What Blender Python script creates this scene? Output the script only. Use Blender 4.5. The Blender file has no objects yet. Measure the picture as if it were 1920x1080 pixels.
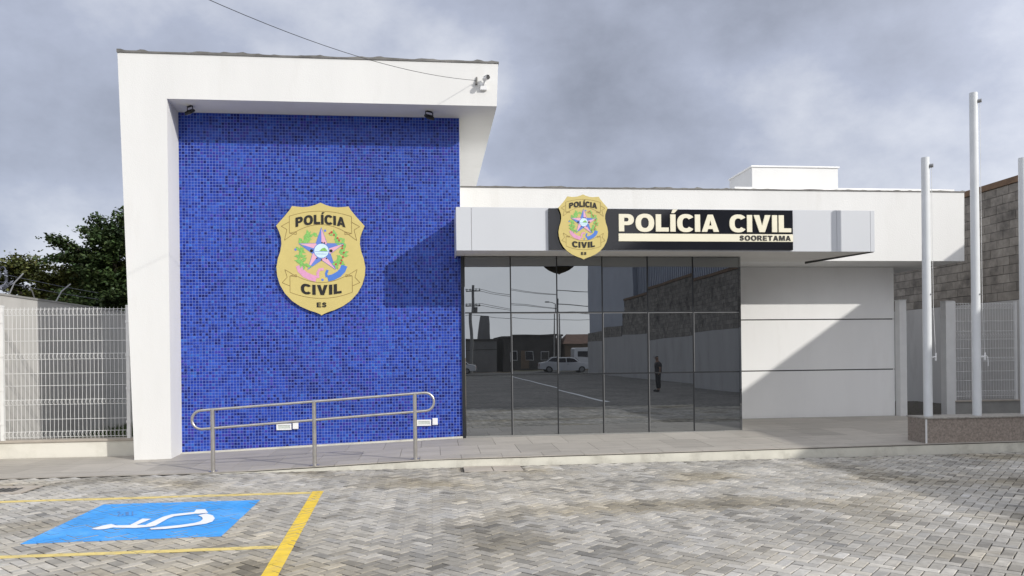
import bpy, bmesh, math, random
import numpy as np
from mathutils import Vector, Matrix, noise

random.seed(7)
rng = np.random.default_rng(7)
S = bpy.context.scene
COL = S.collection
R = math.radians

# ------------------------------------------------------------------ camera
cam_d = bpy.data.cameras.new('camera')
cam = bpy.data.objects.new('camera', cam_d)
COL.objects.link(cam)
cam_d.sensor_width = 36.0
cam_d.lens = 1420.0 / 1920.0 * 36.0
cam_d.shift_y = (666.0 - 540.0) / 1920.0
cam_d.clip_start = 0.05
cam_d.clip_end = 3000.0
YAW, ROLL = 0.1045, 0.0115
r_ = Vector((math.cos(YAW), -math.sin(YAW), 0))
f_ = Vector((math.sin(YAW), math.cos(YAW), 0))
u_ = Vector((0, 0, 1))
cx = r_ * math.cos(ROLL) - u_ * math.sin(ROLL)
cy = r_ * math.sin(ROLL) + u_ * math.cos(ROLL)
cz = -f_
m = Matrix((cx, cy, cz)).transposed().to_4x4()
m.translation = Vector((0, 0, 1.6))
cam.matrix_world = m
S.camera = cam

# ------------------------------------------------------------------ sun, sky, exposure
SUN = Vector((1.10, -1.0, 0.76)).normalized()          # towards the sun
sun_d = bpy.data.lights.new('sun', 'SUN')
sun_d.energy = 2.7
sun_d.angle = R(0.7)
sun_d.color = (1.0, 0.965, 0.905)
sun = bpy.data.objects.new('sun', sun_d)
COL.objects.link(sun)
sun.location = (20, -20, 20)
sun.rotation_euler = SUN.to_track_quat('Z', 'Y').to_euler()

W = bpy.data.worlds.new('World')
S.world = W
W.use_nodes = True
nt = W.node_tree
nt.nodes.clear()
def wn(t, **k):
    n = nt.nodes.new(t)
    for a, b in k.items():
        setattr(n, a, b)
    return n
def wl(a, b):
    nt.links.new(a, b)
out = wn('ShaderNodeOutputWorld')
sky = wn('ShaderNodeTexSky', sky_type='NISHITA', sun_disc=False)
sky.sun_elevation = math.asin(SUN.z)
sky.sun_rotation = math.atan2(SUN.x, SUN.y)
bg1 = wn('ShaderNodeBackground')
bg1.inputs['Strength'].default_value = 0.09
wl(sky.outputs[0], bg1.inputs['Color'])
tc = wn('ShaderNodeTexCoord')
sep = wn('ShaderNodeSeparateXYZ')
wl(tc.outputs['Generated'], sep.inputs[0])
def wmath(op, a, b=None, clamp=False):
    n = wn('ShaderNodeMath', operation=op, use_clamp=clamp)
    for i, v in enumerate((a, b)):
        if v is None:
            continue
        if isinstance(v, (int, float)):
            n.inputs[i].default_value = v
        else:
            wl(v, n.inputs[i])
    return n.outputs[0]
cmap = wn('ShaderNodeMapping')
cmap.inputs['Location'].default_value = (7.82, 5.82, 0.0)
cmap.inputs['Scale'].default_value = (1.0, 1.0, 1.45)
wl(tc.outputs['Generated'], cmap.inputs['Vector'])
def wnoise(scale, detail, rough, dist=0.0):
    n = wn('ShaderNodeTexNoise')
    n.inputs['Scale'].default_value = scale
    n.inputs['Detail'].default_value = detail
    n.inputs['Roughness'].default_value = rough
    n.inputs['Distortion'].default_value = dist
    wl(cmap.outputs[0], n.inputs['Vector'])
    return n.outputs['Fac']
big = wnoise(2.3, 3.0, 0.45, 0.25)
mid = wnoise(5.5, 8.0, 0.60, 0.0)
lum = wmath('ADD', wmath('MULTIPLY', big, 0.66), wmath('MULTIPLY', mid, 0.34))
ramp = wn('ShaderNodeValToRGB')
wl(lum, ramp.inputs['Fac'])
cr = ramp.color_ramp
cr.elements[0].position = 0.36
cr.elements[0].color = (0.275, 0.30, 0.372, 1)
cr.elements[1].position = 0.64
cr.elements[1].color = (0.74, 0.765, 0.83, 1)
e = cr.elements.new(0.50)
e.color = (0.43, 0.468, 0.58, 1)
bg2 = wn('ShaderNodeBackground')
# thin cloud scatters forward: the cloud deck grows brighter towards the sun's side of the sky
dotn = wn('ShaderNodeVectorMath', operation='DOT_PRODUCT')
wl(tc.outputs['Generated'], dotn.inputs[0])
dotn.inputs[1].default_value = tuple(SUN)
glow = wn('ShaderNodeMapRange', interpolation_type='SMOOTHSTEP')
wl(dotn.outputs['Value'], glow.inputs['Value'])
glow.inputs['From Min'].default_value = -0.15
glow.inputs['From Max'].default_value = 0.75
glow.inputs['To Min'].default_value = 1.0
glow.inputs['To Max'].default_value = 2.3
wl(glow.outputs[0], bg2.inputs['Strength'])
cloudmix = wn('ShaderNodeMix', data_type='RGBA')
cloudmix.inputs[7].default_value = (0.495, 0.490, 0.485, 1)
wl(ramp.outputs['Color'], cloudmix.inputs[6])
wl(cloudmix.outputs[2], bg2.inputs['Color'])
wl(wmath('MULTIPLY', wmath('SUBTRACT', glow.outputs[0], 1.0), 0.55, True), cloudmix.inputs[0])
mixw = wn('ShaderNodeMixShader')
mixw.inputs['Fac'].default_value = 0.92
wl(bg1.outputs[0], mixw.inputs[1])
wl(bg2.outputs[0], mixw.inputs[2])
wl(mixw.outputs[0], out.inputs['Surface'])

S.view_settings.view_transform = 'Standard'
S.view_settings.look = 'None'
S.view_settings.gamma = 1.0
S.view_settings.use_curve_mapping = False
S.view_settings.exposure = 0.16
S.render.engine = 'CYCLES'
S.cycles.max_bounces = 8

# ------------------------------------------------------------------ helpers: materials
def mat(name, base=(0.5, 0.5, 0.5), rough=0.7, metal=0.0, spec=0.5, var=0.0, vscale=3.0, detail=4.0,
        bump=0.0, bscale=40.0, attr=None, objcol=False, coat=0.0, dirt=None, dscale=1.5, dlo=0.5, dhi=0.7, stretch=None):
    """principled material: a base colour (or a per-piece colour), broad mottling, stains with a shape of their own and fine relief"""
    M = bpy.data.materials.new(name)
    M.use_nodes = True
    t = M.node_tree
    b = t.nodes['Principled BSDF']
    N, L = t.nodes.new, t.links.new
    b.inputs['Roughness'].default_value = rough
    b.inputs['Metallic'].default_value = metal
    b.inputs['Specular IOR Level'].default_value = spec
    b.inputs['Coat Weight'].default_value = coat
    b.inputs['Base Color'].default_value = (*base, 1)
    geo = N('ShaderNodeNewGeometry')
    pos = raw = geo.outputs['Position']
    if stretch:
        mp = N('ShaderNodeMapping')
        mp.inputs['Scale'].default_value = stretch
        L(pos, mp.inputs['Vector'])
        pos = mp.outputs[0]
    col = None
    if attr:
        a = N('ShaderNodeAttribute')
        a.attribute_name = attr
        col = a.outputs['Color']
    if objcol:
        a = N('ShaderNodeObjectInfo')
        col = a.outputs['Color']
    if var > 0:
        nz = N('ShaderNodeTexNoise')
        nz.inputs['Scale'].default_value = vscale
        nz.inputs['Detail'].default_value = detail
        nz.inputs['Roughness'].default_value = 0.6
        L(pos, nz.inputs['Vector'])
        mr = N('ShaderNodeMapRange')
        mr.inputs['From Min'].default_value = 0.3
        mr.inputs['From Max'].default_value = 0.7
        mr.inputs['To Min'].default_value = 1 - var
        mr.inputs['To Max'].default_value = 1 + var
        L(nz.outputs['Fac'], mr.inputs['Value'])
        mx = N('ShaderNodeMix')
        mx.data_type = 'RGBA'
        mx.blend_type = 'MULTIPLY'
        mx.inputs[0].default_value = 1.0
        if col is not None:
            L(col, mx.inputs[6])
        else:
            mx.inputs[6].default_value = (*base, 1)
        L(mr.outputs[0], mx.inputs[7])
        col = mx.outputs[2]
    if dirt:
        nz = N('ShaderNodeTexNoise')
        nz.inputs['Scale'].default_value = dscale
        nz.inputs['Detail'].default_value = 6
        nz.inputs['Roughness'].default_value = 0.65
        L(pos, nz.inputs['Vector'])
        mr = N('ShaderNodeMapRange')
        mr.inputs['From Min'].default_value = dlo
        mr.inputs['From Max'].default_value = dhi
        mr.inputs['To Max'].default_value = dirt[3]
        L(nz.outputs['Fac'], mr.inputs['Value'])
        mx = N('ShaderNodeMix')
        mx.data_type = 'RGBA'
        L(mr.outputs[0], mx.inputs[0])
        if col is not None:
            L(col, mx.inputs[6])
        else:
            mx.inputs[6].default_value = (*base, 1)
        mx.inputs[7].default_value = (*dirt[:3], 1)
        col = mx.outputs[2]
    if col is not None:
        L(col, b.inputs['Base Color'])
    if bump > 0:
        nz = N('ShaderNodeTexNoise')
        nz.inputs['Scale'].default_value = bscale
        nz.inputs['Detail'].default_value = 5
        L(raw, nz.inputs['Vector'])
        bp = N('ShaderNodeBump')
        bp.inputs['Strength'].default_value = 1.0
        bp.inputs['Distance'].default_value = bump
        L(nz.outputs['Fac'], bp.inputs['Height'])
        L(bp.outputs[0], b.inputs['Normal'])
    return M

# ------------------------------------------------------------------ helpers: geometry
class MB:
    def __init__(self):
        self.v, self.f, self.m, self.sm = [], [], [], []
    def add(self, vs, fs, mi=0, smooth=False):
        o = len(self.v)
        self.v += [tuple(p) for p in vs]
        self.f += [tuple(i + o for i in f) for f in fs]
        self.m += [mi] * len(fs)
        self.sm += [smooth] * len(fs)
        return self
    def hexa(self, b, t, mi=0):
        """8 corners: bottom ring b (counter-clockwise from above), top ring t"""
        n = len(b)
        fs = [tuple(range(n - 1, -1, -1)), tuple(range(n, 2 * n))]
        fs += [(i, (i + 1) % n, (i + 1) % n + n, i + n) for i in range(n)]
        return self.add(list(b) + list(t), fs, mi)
    def box(self, x0, x1, y0, y1, z0, z1, mi=0, bev=0.0):
        if bev <= 0:
            return self.hexa([(x0, y0, z0), (x1, y0, z0), (x1, y1, z0), (x0, y1, z0)],
                             [(x0, y0, z1), (x1, y0, z1), (x1, y1, z1), (x0, y1, z1)], mi)
        b = bev
        vs = []
        for z, i in ((z0, b), (z0 + b, 0), (z1 - b, 0), (z1, b)):
            vs += [(x0 + i, y0 + i, z), (x1 - i, y0 + i, z), (x1 - i, y1 - i, z), (x0 + i, y1 - i, z)]
        fs = [(3, 2, 1, 0), (12, 13, 14, 15)]
        for k in range(3):
            fs += [(4 * k + i, 4 * k + (i + 1) % 4, 4 * k + 4 + (i + 1) % 4, 4 * k + 4 + i) for i in range(4)]
        return self.add(vs, fs, mi)
    def tube(self, pts, r, n=8, mi=0, caps=True, closed=False):
        pts = [Vector(p) for p in pts]
        rs = r if isinstance(r, (list, tuple)) else [r] * len(pts)
        vs, fs = [], []
        prev = None
        N = len(pts)
        for i, p in enumerate(pts):
            a = pts[(i - 1) % N] if (i > 0 or closed) else p
            c = pts[(i + 1) % N] if (i < N - 1 or closed) else p
            d = (c - a).normalized()
            if prev is None:
                ref = Vector((0, 0, 1)) if abs(d.z) < 0.9 else Vector((1, 0, 0))
                prev = d.cross(ref).normalized()
            s = (prev - d * prev.dot(d)).normalized()
            prev = s
            t = d.cross(s)
            for k in range(n):
                an = 2 * math.pi * k / n
                vs.append(p + (s * math.cos(an) + t * math.sin(an)) * rs[i])
        for i in range(N - 1 + (1 if closed else 0)):
            j = (i + 1) % N
            for k in range(n):
                fs.append((i * n + k, i * n + (k + 1) % n, j * n + (k + 1) % n, j * n + k))
        self.add(vs, fs, mi, True)
        if caps and not closed:
            self.add([vs[k] for k in range(n)], [tuple(range(n - 1, -1, -1))], mi)
            self.add([vs[(N - 1) * n + k] for k in range(n)], [tuple(range(n))], mi)
        return self
    def cyl(self, p0, p1, r, n=16, mi=0):
        return self.tube([p0, p1], r, n, mi)
    def prism(self, poly, origin, ax, ay, depth, mi=0):
        """2D outline (counter-clockwise in ax, ay) pushed back along -(ax x ay) by depth; front face at origin"""
        o, ax, ay = Vector(origin), Vector(ax), Vector(ay)
        nrm = ax.cross(ay).normalized()
        fr = [o + ax * p[0] + ay * p[1] for p in poly]
        bk = [p - nrm * depth for p in fr]
        n = len(poly)
        fs = [tuple(range(n)), tuple(range(2 * n - 1, n - 1, -1))]
        fs += [(i, i + n, (i + 1) % n + n, (i + 1) % n) for i in range(n)]
        return self.add(fr + bk, fs, mi)
    def mesh(self, name, mats):
        me = bpy.data.meshes.new(name)
        me.from_pydata(self.v, [], self.f)
        for mm in (mats if isinstance(mats, (list, tuple)) else [mats]):
            me.materials.append(mm)
        me.polygons.foreach_set('material_index', self.m)
        me.polygons.foreach_set('use_smooth', self.sm)
        me.update()
        return me
    def build(self, name, mats, parent=None, **k):
        return link(name, self.mesh(name, mats), parent, **k)

def link(name, me, parent=None, label=None, cat=None, group=None, kind=None):
    o = bpy.data.objects.new(name, me)
    COL.objects.link(o)
    if parent is not None:
        o.parent = parent
    tag(o, label, cat, group, kind)
    return o
def tag(o, label=None, cat=None, group=None, kind=None):
    if label: o['label'] = label
    if cat: o['category'] = cat
    if group: o['group'] = group
    if kind: o['kind'] = kind
    return o
def thing(name, loc, label, cat, group=None, rz=0.0):
    o = bpy.data.objects.new(name, None)
    COL.objects.link(o)
    o.empty_display_size = 0.2
    o.location = loc
    o.rotation_euler = (0, 0, rz)
    return tag(o, label, cat, group)
def copy_tree(o, parent=None):
    c = o.copy()
    COL.objects.link(c)
    c.parent = parent
    for ch in list(o.children):
        copy_tree(ch, c)
    return c
def smooth_bevel(o, w=0.004, seg=2, ang=40):
    md = o.modifiers.new('edge', 'BEVEL')
    md.width = w
    md.segments = seg
    md.limit_method = 'ANGLE'
    md.angle_limit = R(ang)
    return o
def set_col(me, cols, name='Col'):
    a = me.color_attributes.new(name, 'FLOAT_COLOR', 'POINT')
    a.data.foreach_set('color', np.asarray(cols, dtype=np.float32).ravel())

# lettering: heavy sans capitals drawn as outlines on a cap height of 1
from mathutils.geometry import tessellate_polygon
def ell(cx_, cy_, rx, ry, a0, a1, n, p=2.35):
    o = []
    for i in range(n + 1):
        a = R(a0 + (a1 - a0) * i / n)
        c_, s_ = math.cos(a), math.sin(a)
        o.append((cx_ + rx * math.copysign(abs(c_) ** (2 / p), c_), cy_ + ry * math.copysign(abs(s_) ** (2 / p), s_)))
    return o
def make_glyphs():
    G = {}
    G['I'] = [[(0, 0), (.28, 0), (.28, 1), (0, 1)]]
    G['L'] = [[(0, 0), (.68, 0), (.68, .235), (.28, .235), (.28, 1), (0, 1)]]
    G['V'] = [[(0, 1), (.30, 1), (.455, .36), (.61, 1), (.91, 1), (.605, 0), (.305, 0)]]
    G['A'] = [[(0, 0), (.285, 0), (.335, .165), (.585, .165), (.635, 0), (.92, 0), (.60, 1), (.32, 1)], [(.395, .365), (.46, .69), (.525, .365)]]
    G['O'] = [ell(.49, .5, .49, .525, 0, 360, 36)[:-1], ell(.49, .5, .205, .30, 0, 360, 28)[:-1]]
    G['C'] = [ell(.47, .5, .47, .525, 37, 323, 30) + ell(.47, .5, .195, .30, 318, 42, 24)]
    G['P'] = [[(0, 0), (.28, 0), (.28, .36), (.47, .36)] + ell(.47, .68, .32, .32, -85, 85, 12, 2.1) + [(.47, 1), (0, 1)],
              [(.28, .57), (.28, .79), (.42, .79)] + ell(.42, .68, .095, .108, 80, -80, 6, 2.1) + [(.42, .57)]]
    G['R'] = [[(0, 0), (.28, 0), (.28, .395), (.35, .395), (.57, 0), (.90, 0), (.65, .42)] + ell(.50, .70, .31, .30, -50, 85, 11, 2.1) + [(.50, 1), (0, 1)],
              [(.28, .59), (.28, .79), (.45, .79)] + ell(.45, .69, .085, .098, 80, -80, 6, 2.1) + [(.45, .59)]]
    G['E'] = [[(0, 0), (.73, 0), (.73, .215), (.28, .215), (.28, .40), (.67, .40), (.67, .60), (.28, .60), (.28, .785), (.71, .785), (.71, 1), (0, 1)]]
    G['T'] = [[(.28, 0), (.56, 0), (.56, .765), (.84, .765), (.84, 1), (0, 1), (0, .765), (.28, .765)]]
    G['M'] = [[(0, 0), (.26, 0), (.26, .60), (.42, 0), (.64, 0), (.80, .60), (.80, 0), (1.06, 0), (1.06, 1), (.69, 1), (.53, .40), (.37, 1), (0, 1)]]
    c_ = [(.69, .71), (.60, .84), (.42, .90), (.22, .84), (.145, .71), (.23, .595), (.42, .525), (.59, .45), (.665, .31), (.58, .165), (.39, .105), (.19, .165), (.105, .31)]
    up_, dn_ = [], []
    for i, q in enumerate(c_):
        p0_, p1_ = c_[max(i - 1, 0)], c_[min(i + 1, len(c_) - 1)]
        L_ = math.hypot(p1_[0] - p0_[0], p1_[1] - p0_[1])
        nx_, ny_ = -(p1_[1] - p0_[1]) / L_ * .125, (p1_[0] - p0_[0]) / L_ * .125
        up_.append((q[0] + nx_, q[1] + ny_))
        dn_.append((q[0] - nx_, q[1] - ny_))
    G['S'] = [dn_[::-1] + up_]
    return G
GLY = make_glyphs()
ACC = [(.06, 1.075), (.21, 1.075), (.40, 1.285), (.13, 1.285)]
def letter_mesh(ch, x0, x1, z0, z1, depth, warp=None):
    """one solid letter filling x0..x1 between baseline z0 and cap line z1; front face at y = 0 towards -Y"""
    loops = GLY['I' if ch == 'Í' else ch]
    gx0 = min(p[0] for p in loops[0])
    gx1 = max(p[0] for p in loops[0])
    b = MB()
    for grp in ([loops] + ([[ACC]] if ch == 'Í' else [])):
        LL = []
        for lp in grp:
            q = [(x0 + (p[0] - gx0) / (gx1 - gx0) * (x1 - x0), z0 + p[1] * (z1 - z0)) for p in lp]
            LL.append([warp(*p) if warp else p for p in q])
        tri = tessellate_polygon([[Vector((p[0], p[1], 0)) for p in lp] for lp in LL])
        P = [p for lp in LL for p in lp]
        n = len(P)
        F = []
        for t_ in tri:
            i, j, k = t_
            ar = (P[j][0] - P[i][0]) * (P[k][1] - P[i][1]) - (P[k][0] - P[i][0]) * (P[j][1] - P[i][1])
            if abs(ar) < 1e-12:
                continue
            F.append((i, j, k) if ar > 0 else (i, k, j))
        o_ = 0
        for q, lp in enumerate(LL):
            m_ = len(lp)
            ar = sum(lp[i][0] * lp[(i + 1) % m_][1] - lp[(i + 1) % m_][0] * lp[i][1] for i in range(m_))
            ccw = (ar > 0) == (q == 0)
            for i in range(m_):
                a_, c_ = o_ + i, o_ + (i + 1) % m_
                F.append((c_, a_, a_ + n, c_ + n) if ccw else (a_, c_, c_ + n, a_ + n))
            o_ += m_
        b.add([(p[0], 0, p[1]) for p in P] + [(p[0], depth, p[1]) for p in P], F)
    return b
def text_row(s_, x0, x1, z0, z1, y, depth, mm, parent, off=(0, 0, 0), gap=0.06, warp=None, space=0.36):
    wd = []
    for ch in s_:
        if ch == ' ':
            wd.append(space)
        else:
            lp = GLY['I' if ch == 'Í' else ch][0]
            wd.append(max(p[0] for p in lp) - min(p[0] for p in lp))
    k = (x1 - x0) / (sum(wd) + gap * (len(s_) - 1))
    x = x0
    for ch, w in zip(s_, wd):
        if ch != ' ':
            b = letter_mesh(ch, x, x + w * k, z0, z1, depth, warp)
            b.v = [(v[0] - off[0], v[1] + y - off[1], v[2] - off[2]) for v in b.v]
            b.build('letter', mm, parent)
        x += (w + gap) * k

# ------------------------------------------------------------------ materials
M = {}
M['render'] = mat('white_render', (0.735, 0.732, 0.715), 0.85, var=0.035, vscale=1.3, bump=0.002, bscale=60, dirt=(0.55, 0.53, 0.48, 0.30), dscale=1.6, dlo=0.55, dhi=0.78, stretch=(1, 1, 0.22))
M['roughcast'] = mat('white_roughcast', (0.765, 0.762, 0.745), 0.9, var=0.03, vscale=1.5, bump=0.004, bscale=40, dirt=(0.55, 0.53, 0.48, 0.30), dscale=2.0, dlo=0.55, dhi=0.78, stretch=(1, 1, 0.2))
M['white_wall'] = mat('painted_wall', (0.86, 0.857, 0.845), 0.85, var=0.03, vscale=1.1, bump=0.002, bscale=80, dirt=(0.60, 0.58, 0.54, 0.25), dscale=2.0, dlo=0.55, dhi=0.8, stretch=(1, 1, 0.25))
M['old_wall'] = mat('weathered_pale_wall', (0.54, 0.525, 0.50), 0.9, var=0.06, vscale=1.1, bump=0.002, bscale=80, dirt=(0.34, 0.32, 0.29, 0.5), dscale=1.6, dlo=0.52, dhi=0.75, stretch=(1, 1, 0.25))
M['cream'] = mat('cream_plinth', (0.64, 0.62, 0.55), 0.9, var=0.08, vscale=2.0, bump=0.002, bscale=60, dirt=(0.75, 0.73, 0.66, 0.7), dscale=1.1, dlo=0.5, dhi=0.62)
M['soffit'] = mat('soffit_paint', (0.70, 0.685, 0.65), 0.85, var=0.03, vscale=1.0, bump=0.001)
M['acm'] = mat('cladding_panel', (0.575, 0.592, 0.62), 0.38, spec=0.5, var=0.02, vscale=0.8)
M['dark_gap'] = mat('dark_joint', (0.06, 0.06, 0.06), 0.8, var=0.2)
M['grout'] = mat('grout', (0.15, 0.205, 0.55), 0.9, var=0.1, vscale=8)
M['tile'] = mat('glass_mosaic', attr='Col', rough=0.24, spec=0.12, var=0.05, vscale=60)
M['flash'] = mat('zinc_flashing', (0.17, 0.165, 0.155), 0.6, metal=0.3, var=0.35, vscale=5)
M['mull'] = mat('dark_mullion', (0.030, 0.032, 0.035), 0.35, metal=0.4, var=0.1)
M['alu'] = mat('grey_aluminium', (0.30, 0.30, 0.30), 0.35, metal=0.7, var=0.1)
M['steel'] = mat('stainless_steel', (0.52, 0.50, 0.47), 0.33, metal=0.85, var=0.12, vscale=9)
M['gold'] = mat('gold_acrylic', (0.61, 0.50, 0.185), 0.4, spec=0.4, var=0.04, vscale=4)
M['gold_edge'] = mat('shield_edge', (0.10, 0.075, 0.03), 0.5, var=0.1)
M['ink'] = mat('black_ink', (0.012, 0.010, 0.008), 0.5, var=0.1)
M['brown_line'] = mat('brown_line', (0.24, 0.155, 0.045), 0.6, var=0.1)
M['blue_flat'] = mat('emblem_blue', (0.13, 0.22, 0.62), 0.5, var=0.05)
M['blue_ribbon'] = mat('ribbon_blue', (0.075, 0.20, 0.62), 0.5, var=0.05)
M['pink_flat'] = mat('emblem_pink', (0.78, 0.42, 0.53), 0.5, var=0.05)
M['pink_ribbon'] = mat('ribbon_pink', (0.70, 0.33, 0.52), 0.5, var=0.08, vscale=20)
M['pale_disc'] = mat('pale_disc', (0.62, 0.80, 0.86), 0.5, var=0.05)
M['leaf_print'] = mat('emblem_green', (0.22, 0.50, 0.12), 0.5, var=0.25, vscale=40)
M['red_print'] = mat('emblem_red', (0.50, 0.06, 0.05), 0.5, var=0.1)
M['sign_black'] = mat('black_acrylic', (0.010, 0.010, 0.013), 0.07, spec=0.6, var=0.1)
M['cream_letter'] = mat('cream_letter', (0.80, 0.755, 0.59), 0.5, var=0.03)
M['white_metal'] = mat('white_metal', (0.74, 0.74, 0.73), 0.4, var=0.05, vscale=3, spec=0.4)
M['pole'] = mat('white_pole_paint', (0.72, 0.74, 0.75), 0.35, var=0.05, vscale=2.5, spec=0.5)
M['plastic'] = mat('white_plastic', (0.80, 0.80, 0.80), 0.4, var=0.02)
M['grey_plastic'] = mat('grey_plastic', (0.52, 0.56, 0.52), 0.5, var=0.15, vscale=40)
M['black'] = mat('black_plastic', (0.014, 0.014, 0.016), 0.4, var=0.1)
M['granite'] = mat('brown_granite', (0.31, 0.262, 0.225), 0.4, var=0.30, vscale=28, detail=9, dirt=(0.13, 0.11, 0.10, 0.6), dscale=34, dlo=0.5, dhi=0.66)
M['granite_top'] = mat('granite_cap', (0.34, 0.32, 0.29), 0.45, var=0.3, vscale=30)
M['kerb'] = mat('concrete_kerb', (0.64, 0.62, 0.54), 0.9, var=0.10, vscale=2.2, bump=0.002, bscale=50, dirt=(0.33, 0.31, 0.26, 0.6), dscale=2.5, dlo=0.52, dhi=0.72)
M['concrete'] = mat('plain_concrete', (0.40, 0.36, 0.31), 0.9, var=0.15, vscale=3, bump=0.002)
M['grey_conc'] = mat('grey_concrete', (0.30, 0.295, 0.28), 0.9, var=0.12, vscale=3, bump=0.002)
M['slab'] = mat('paving_slab', rough=0.6, objcol=True, var=0.12, vscale=3.0, detail=7, stretch=(0.5, 2.2, 1), dirt=(0.20, 0.18, 0.16, 0.35), dscale=4, dlo=0.55, dhi=0.75)
M['bed'] = mat('joint_sand', (0.070, 0.062, 0.050), 0.95, var=0.3, vscale=12)
M['paver_o'] = mat('concrete_paver', rough=0.85, objcol=True, var=0.16, vscale=14, detail=7, bump=0.0012, bscale=120, dirt=(0.13, 0.11, 0.09, 0.5), dscale=2.2, dlo=0.56, dhi=0.78)
M['paver_a'] = mat('concrete_paver_field', rough=0.85, attr='Col', var=0.16, vscale=14, detail=7, bump=0.0012, bscale=120, dirt=(0.13, 0.11, 0.09, 0.5), dscale=2.2, dlo=0.56, dhi=0.78)
M['blue_paint'] = mat('blue_road_paint', (0.050, 0.345, 0.83), 0.65, var=0.10, vscale=2.2, bump=0.0015, bscale=90, dirt=(0.20, 0.47, 0.86, 0.6), dscale=1.1, dlo=0.50, dhi=0.68)
M['yellow_paint'] = mat('yellow_road_paint', (0.82, 0.58, 0.05), 0.65, var=0.12, vscale=9, bump=0.001, bscale=90, dirt=(0.62, 0.46, 0.16, 0.6), dscale=7, dlo=0.5, dhi=0.7)
M['yellow_worn'] = mat('worn_yellow_paint', (0.72, 0.57, 0.20), 0.7, var=0.15, vscale=9, bump=0.001, bscale=90, dirt=(0.48, 0.41, 0.24, 0.6), dscale=6, dlo=0.5, dhi=0.68)
M['white_paint'] = mat('white_road_paint', (0.82, 0.83, 0.84), 0.65, var=0.05, vscale=9)
M['faded_print'] = mat('faded_stencil', (0.10, 0.24, 0.52), 0.7, var=0.2, vscale=30)
M['block'] = mat('concrete_block', rough=0.95, objcol=True, var=0.28, vscale=4, detail=7, bump=0.006, bscale=45, dirt=(0.035, 0.032, 0.030, 0.85), dscale=1.1, dlo=0.52, dhi=0.72)
M['block_a'] = mat('concrete_block_field', rough=0.95, attr='Col', var=0.28, vscale=4, detail=7, bump=0.006, bscale=45, dirt=(0.035, 0.032, 0.030, 0.85), dscale=1.1, dlo=0.52, dhi=0.72)
M['mortar'] = mat('mortar', (0.14, 0.13, 0.12), 0.95, var=0.3, vscale=5)
M['rust'] = mat('rusty_capping', (0.20, 0.125, 0.075), 0.7, var=0.3, vscale=3, metal=0.2)
M['bark'] = mat('bark', (0.10, 0.08, 0.06), 0.9, var=0.3, vscale=8, bump=0.01)
M['leaf'] = mat('leaves', attr='Col', rough=0.55, spec=0.35, var=0.15, vscale=5)
M['grass'] = mat('grass_ground', (0.055, 0.065, 0.03), 0.95, var=0.5, vscale=4, bump=0.02, bscale=30)
M['earth'] = mat('dry_earth', (0.17, 0.13, 0.09), 0.95, var=0.35, vscale=0.6, bump=0.02, bscale=8, dirt=(0.07, 0.09, 0.035, 0.8), dscale=0.15, dlo=0.48, dhi=0.62)
M['asphalt'] = mat('asphalt', (0.06, 0.06, 0.06), 0.9, var=0.2, vscale=3, bump=0.002)
M['dark_render'] = mat('dark_brown_render', (0.085, 0.078, 0.072), 0.9, var=0.25, vscale=0.8)  # plain dark brown-grey base with broad mottling
M['grey_render'] = mat('grey_render', (0.21, 0.205, 0.20), 0.9, var=0.12, vscale=0.8)
M['tan_render'] = mat('tan_render', (0.20, 0.145, 0.10), 0.9, var=0.15, vscale=0.8)
M['roof_tile'] = mat('clay_roof', (0.17, 0.09, 0.06), 0.85, var=0.3, vscale=2)
M['sheet'] = mat('metal_cladding', (0.44, 0.47, 0.53), 0.5, var=0.08, vscale=0.5)
M['win'] = mat('dark_window', (0.02, 0.02, 0.025), 0.12, var=0.1)
M['carpaint'] = mat('white_car_paint', (0.78, 0.78, 0.78), 0.25, coat=0.6, var=0.02)
M['rubber'] = mat('tyre_rubber', (0.02, 0.02, 0.02), 0.8, var=0.1)
M['skin'] = mat('skin', (0.30, 0.17, 0.11), 0.6, var=0.05, vscale=10)
M['trousers'] = mat('dark_trousers', (0.015, 0.016, 0.022), 0.85, var=0.1, vscale=12)
M['shirt'] = mat('dark_shirt', (0.045, 0.040, 0.045), 0.85, var=0.15, vscale=12)
M['hair'] = mat('dark_cap', (0.012, 0.010, 0.010), 0.8, var=0.1)
M['wire'] = mat('black_cable', (0.02, 0.02, 0.02), 0.6, var=0.1)
M['razor'] = mat('galvanised_razor_wire', (0.16, 0.17, 0.21), 0.45, metal=0.6, var=0.2)
M['orange'] = mat('orange_paint', (0.55, 0.22, 0.04), 0.5, var=0.1)
M['lens'] = mat('clear_lamp', (0.75, 0.75, 0.75), 0.15, var=0.03)
M['red_lamp'] = mat('red_lamp', (0.35, 0.02, 0.02), 0.2, var=0.05)

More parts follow.
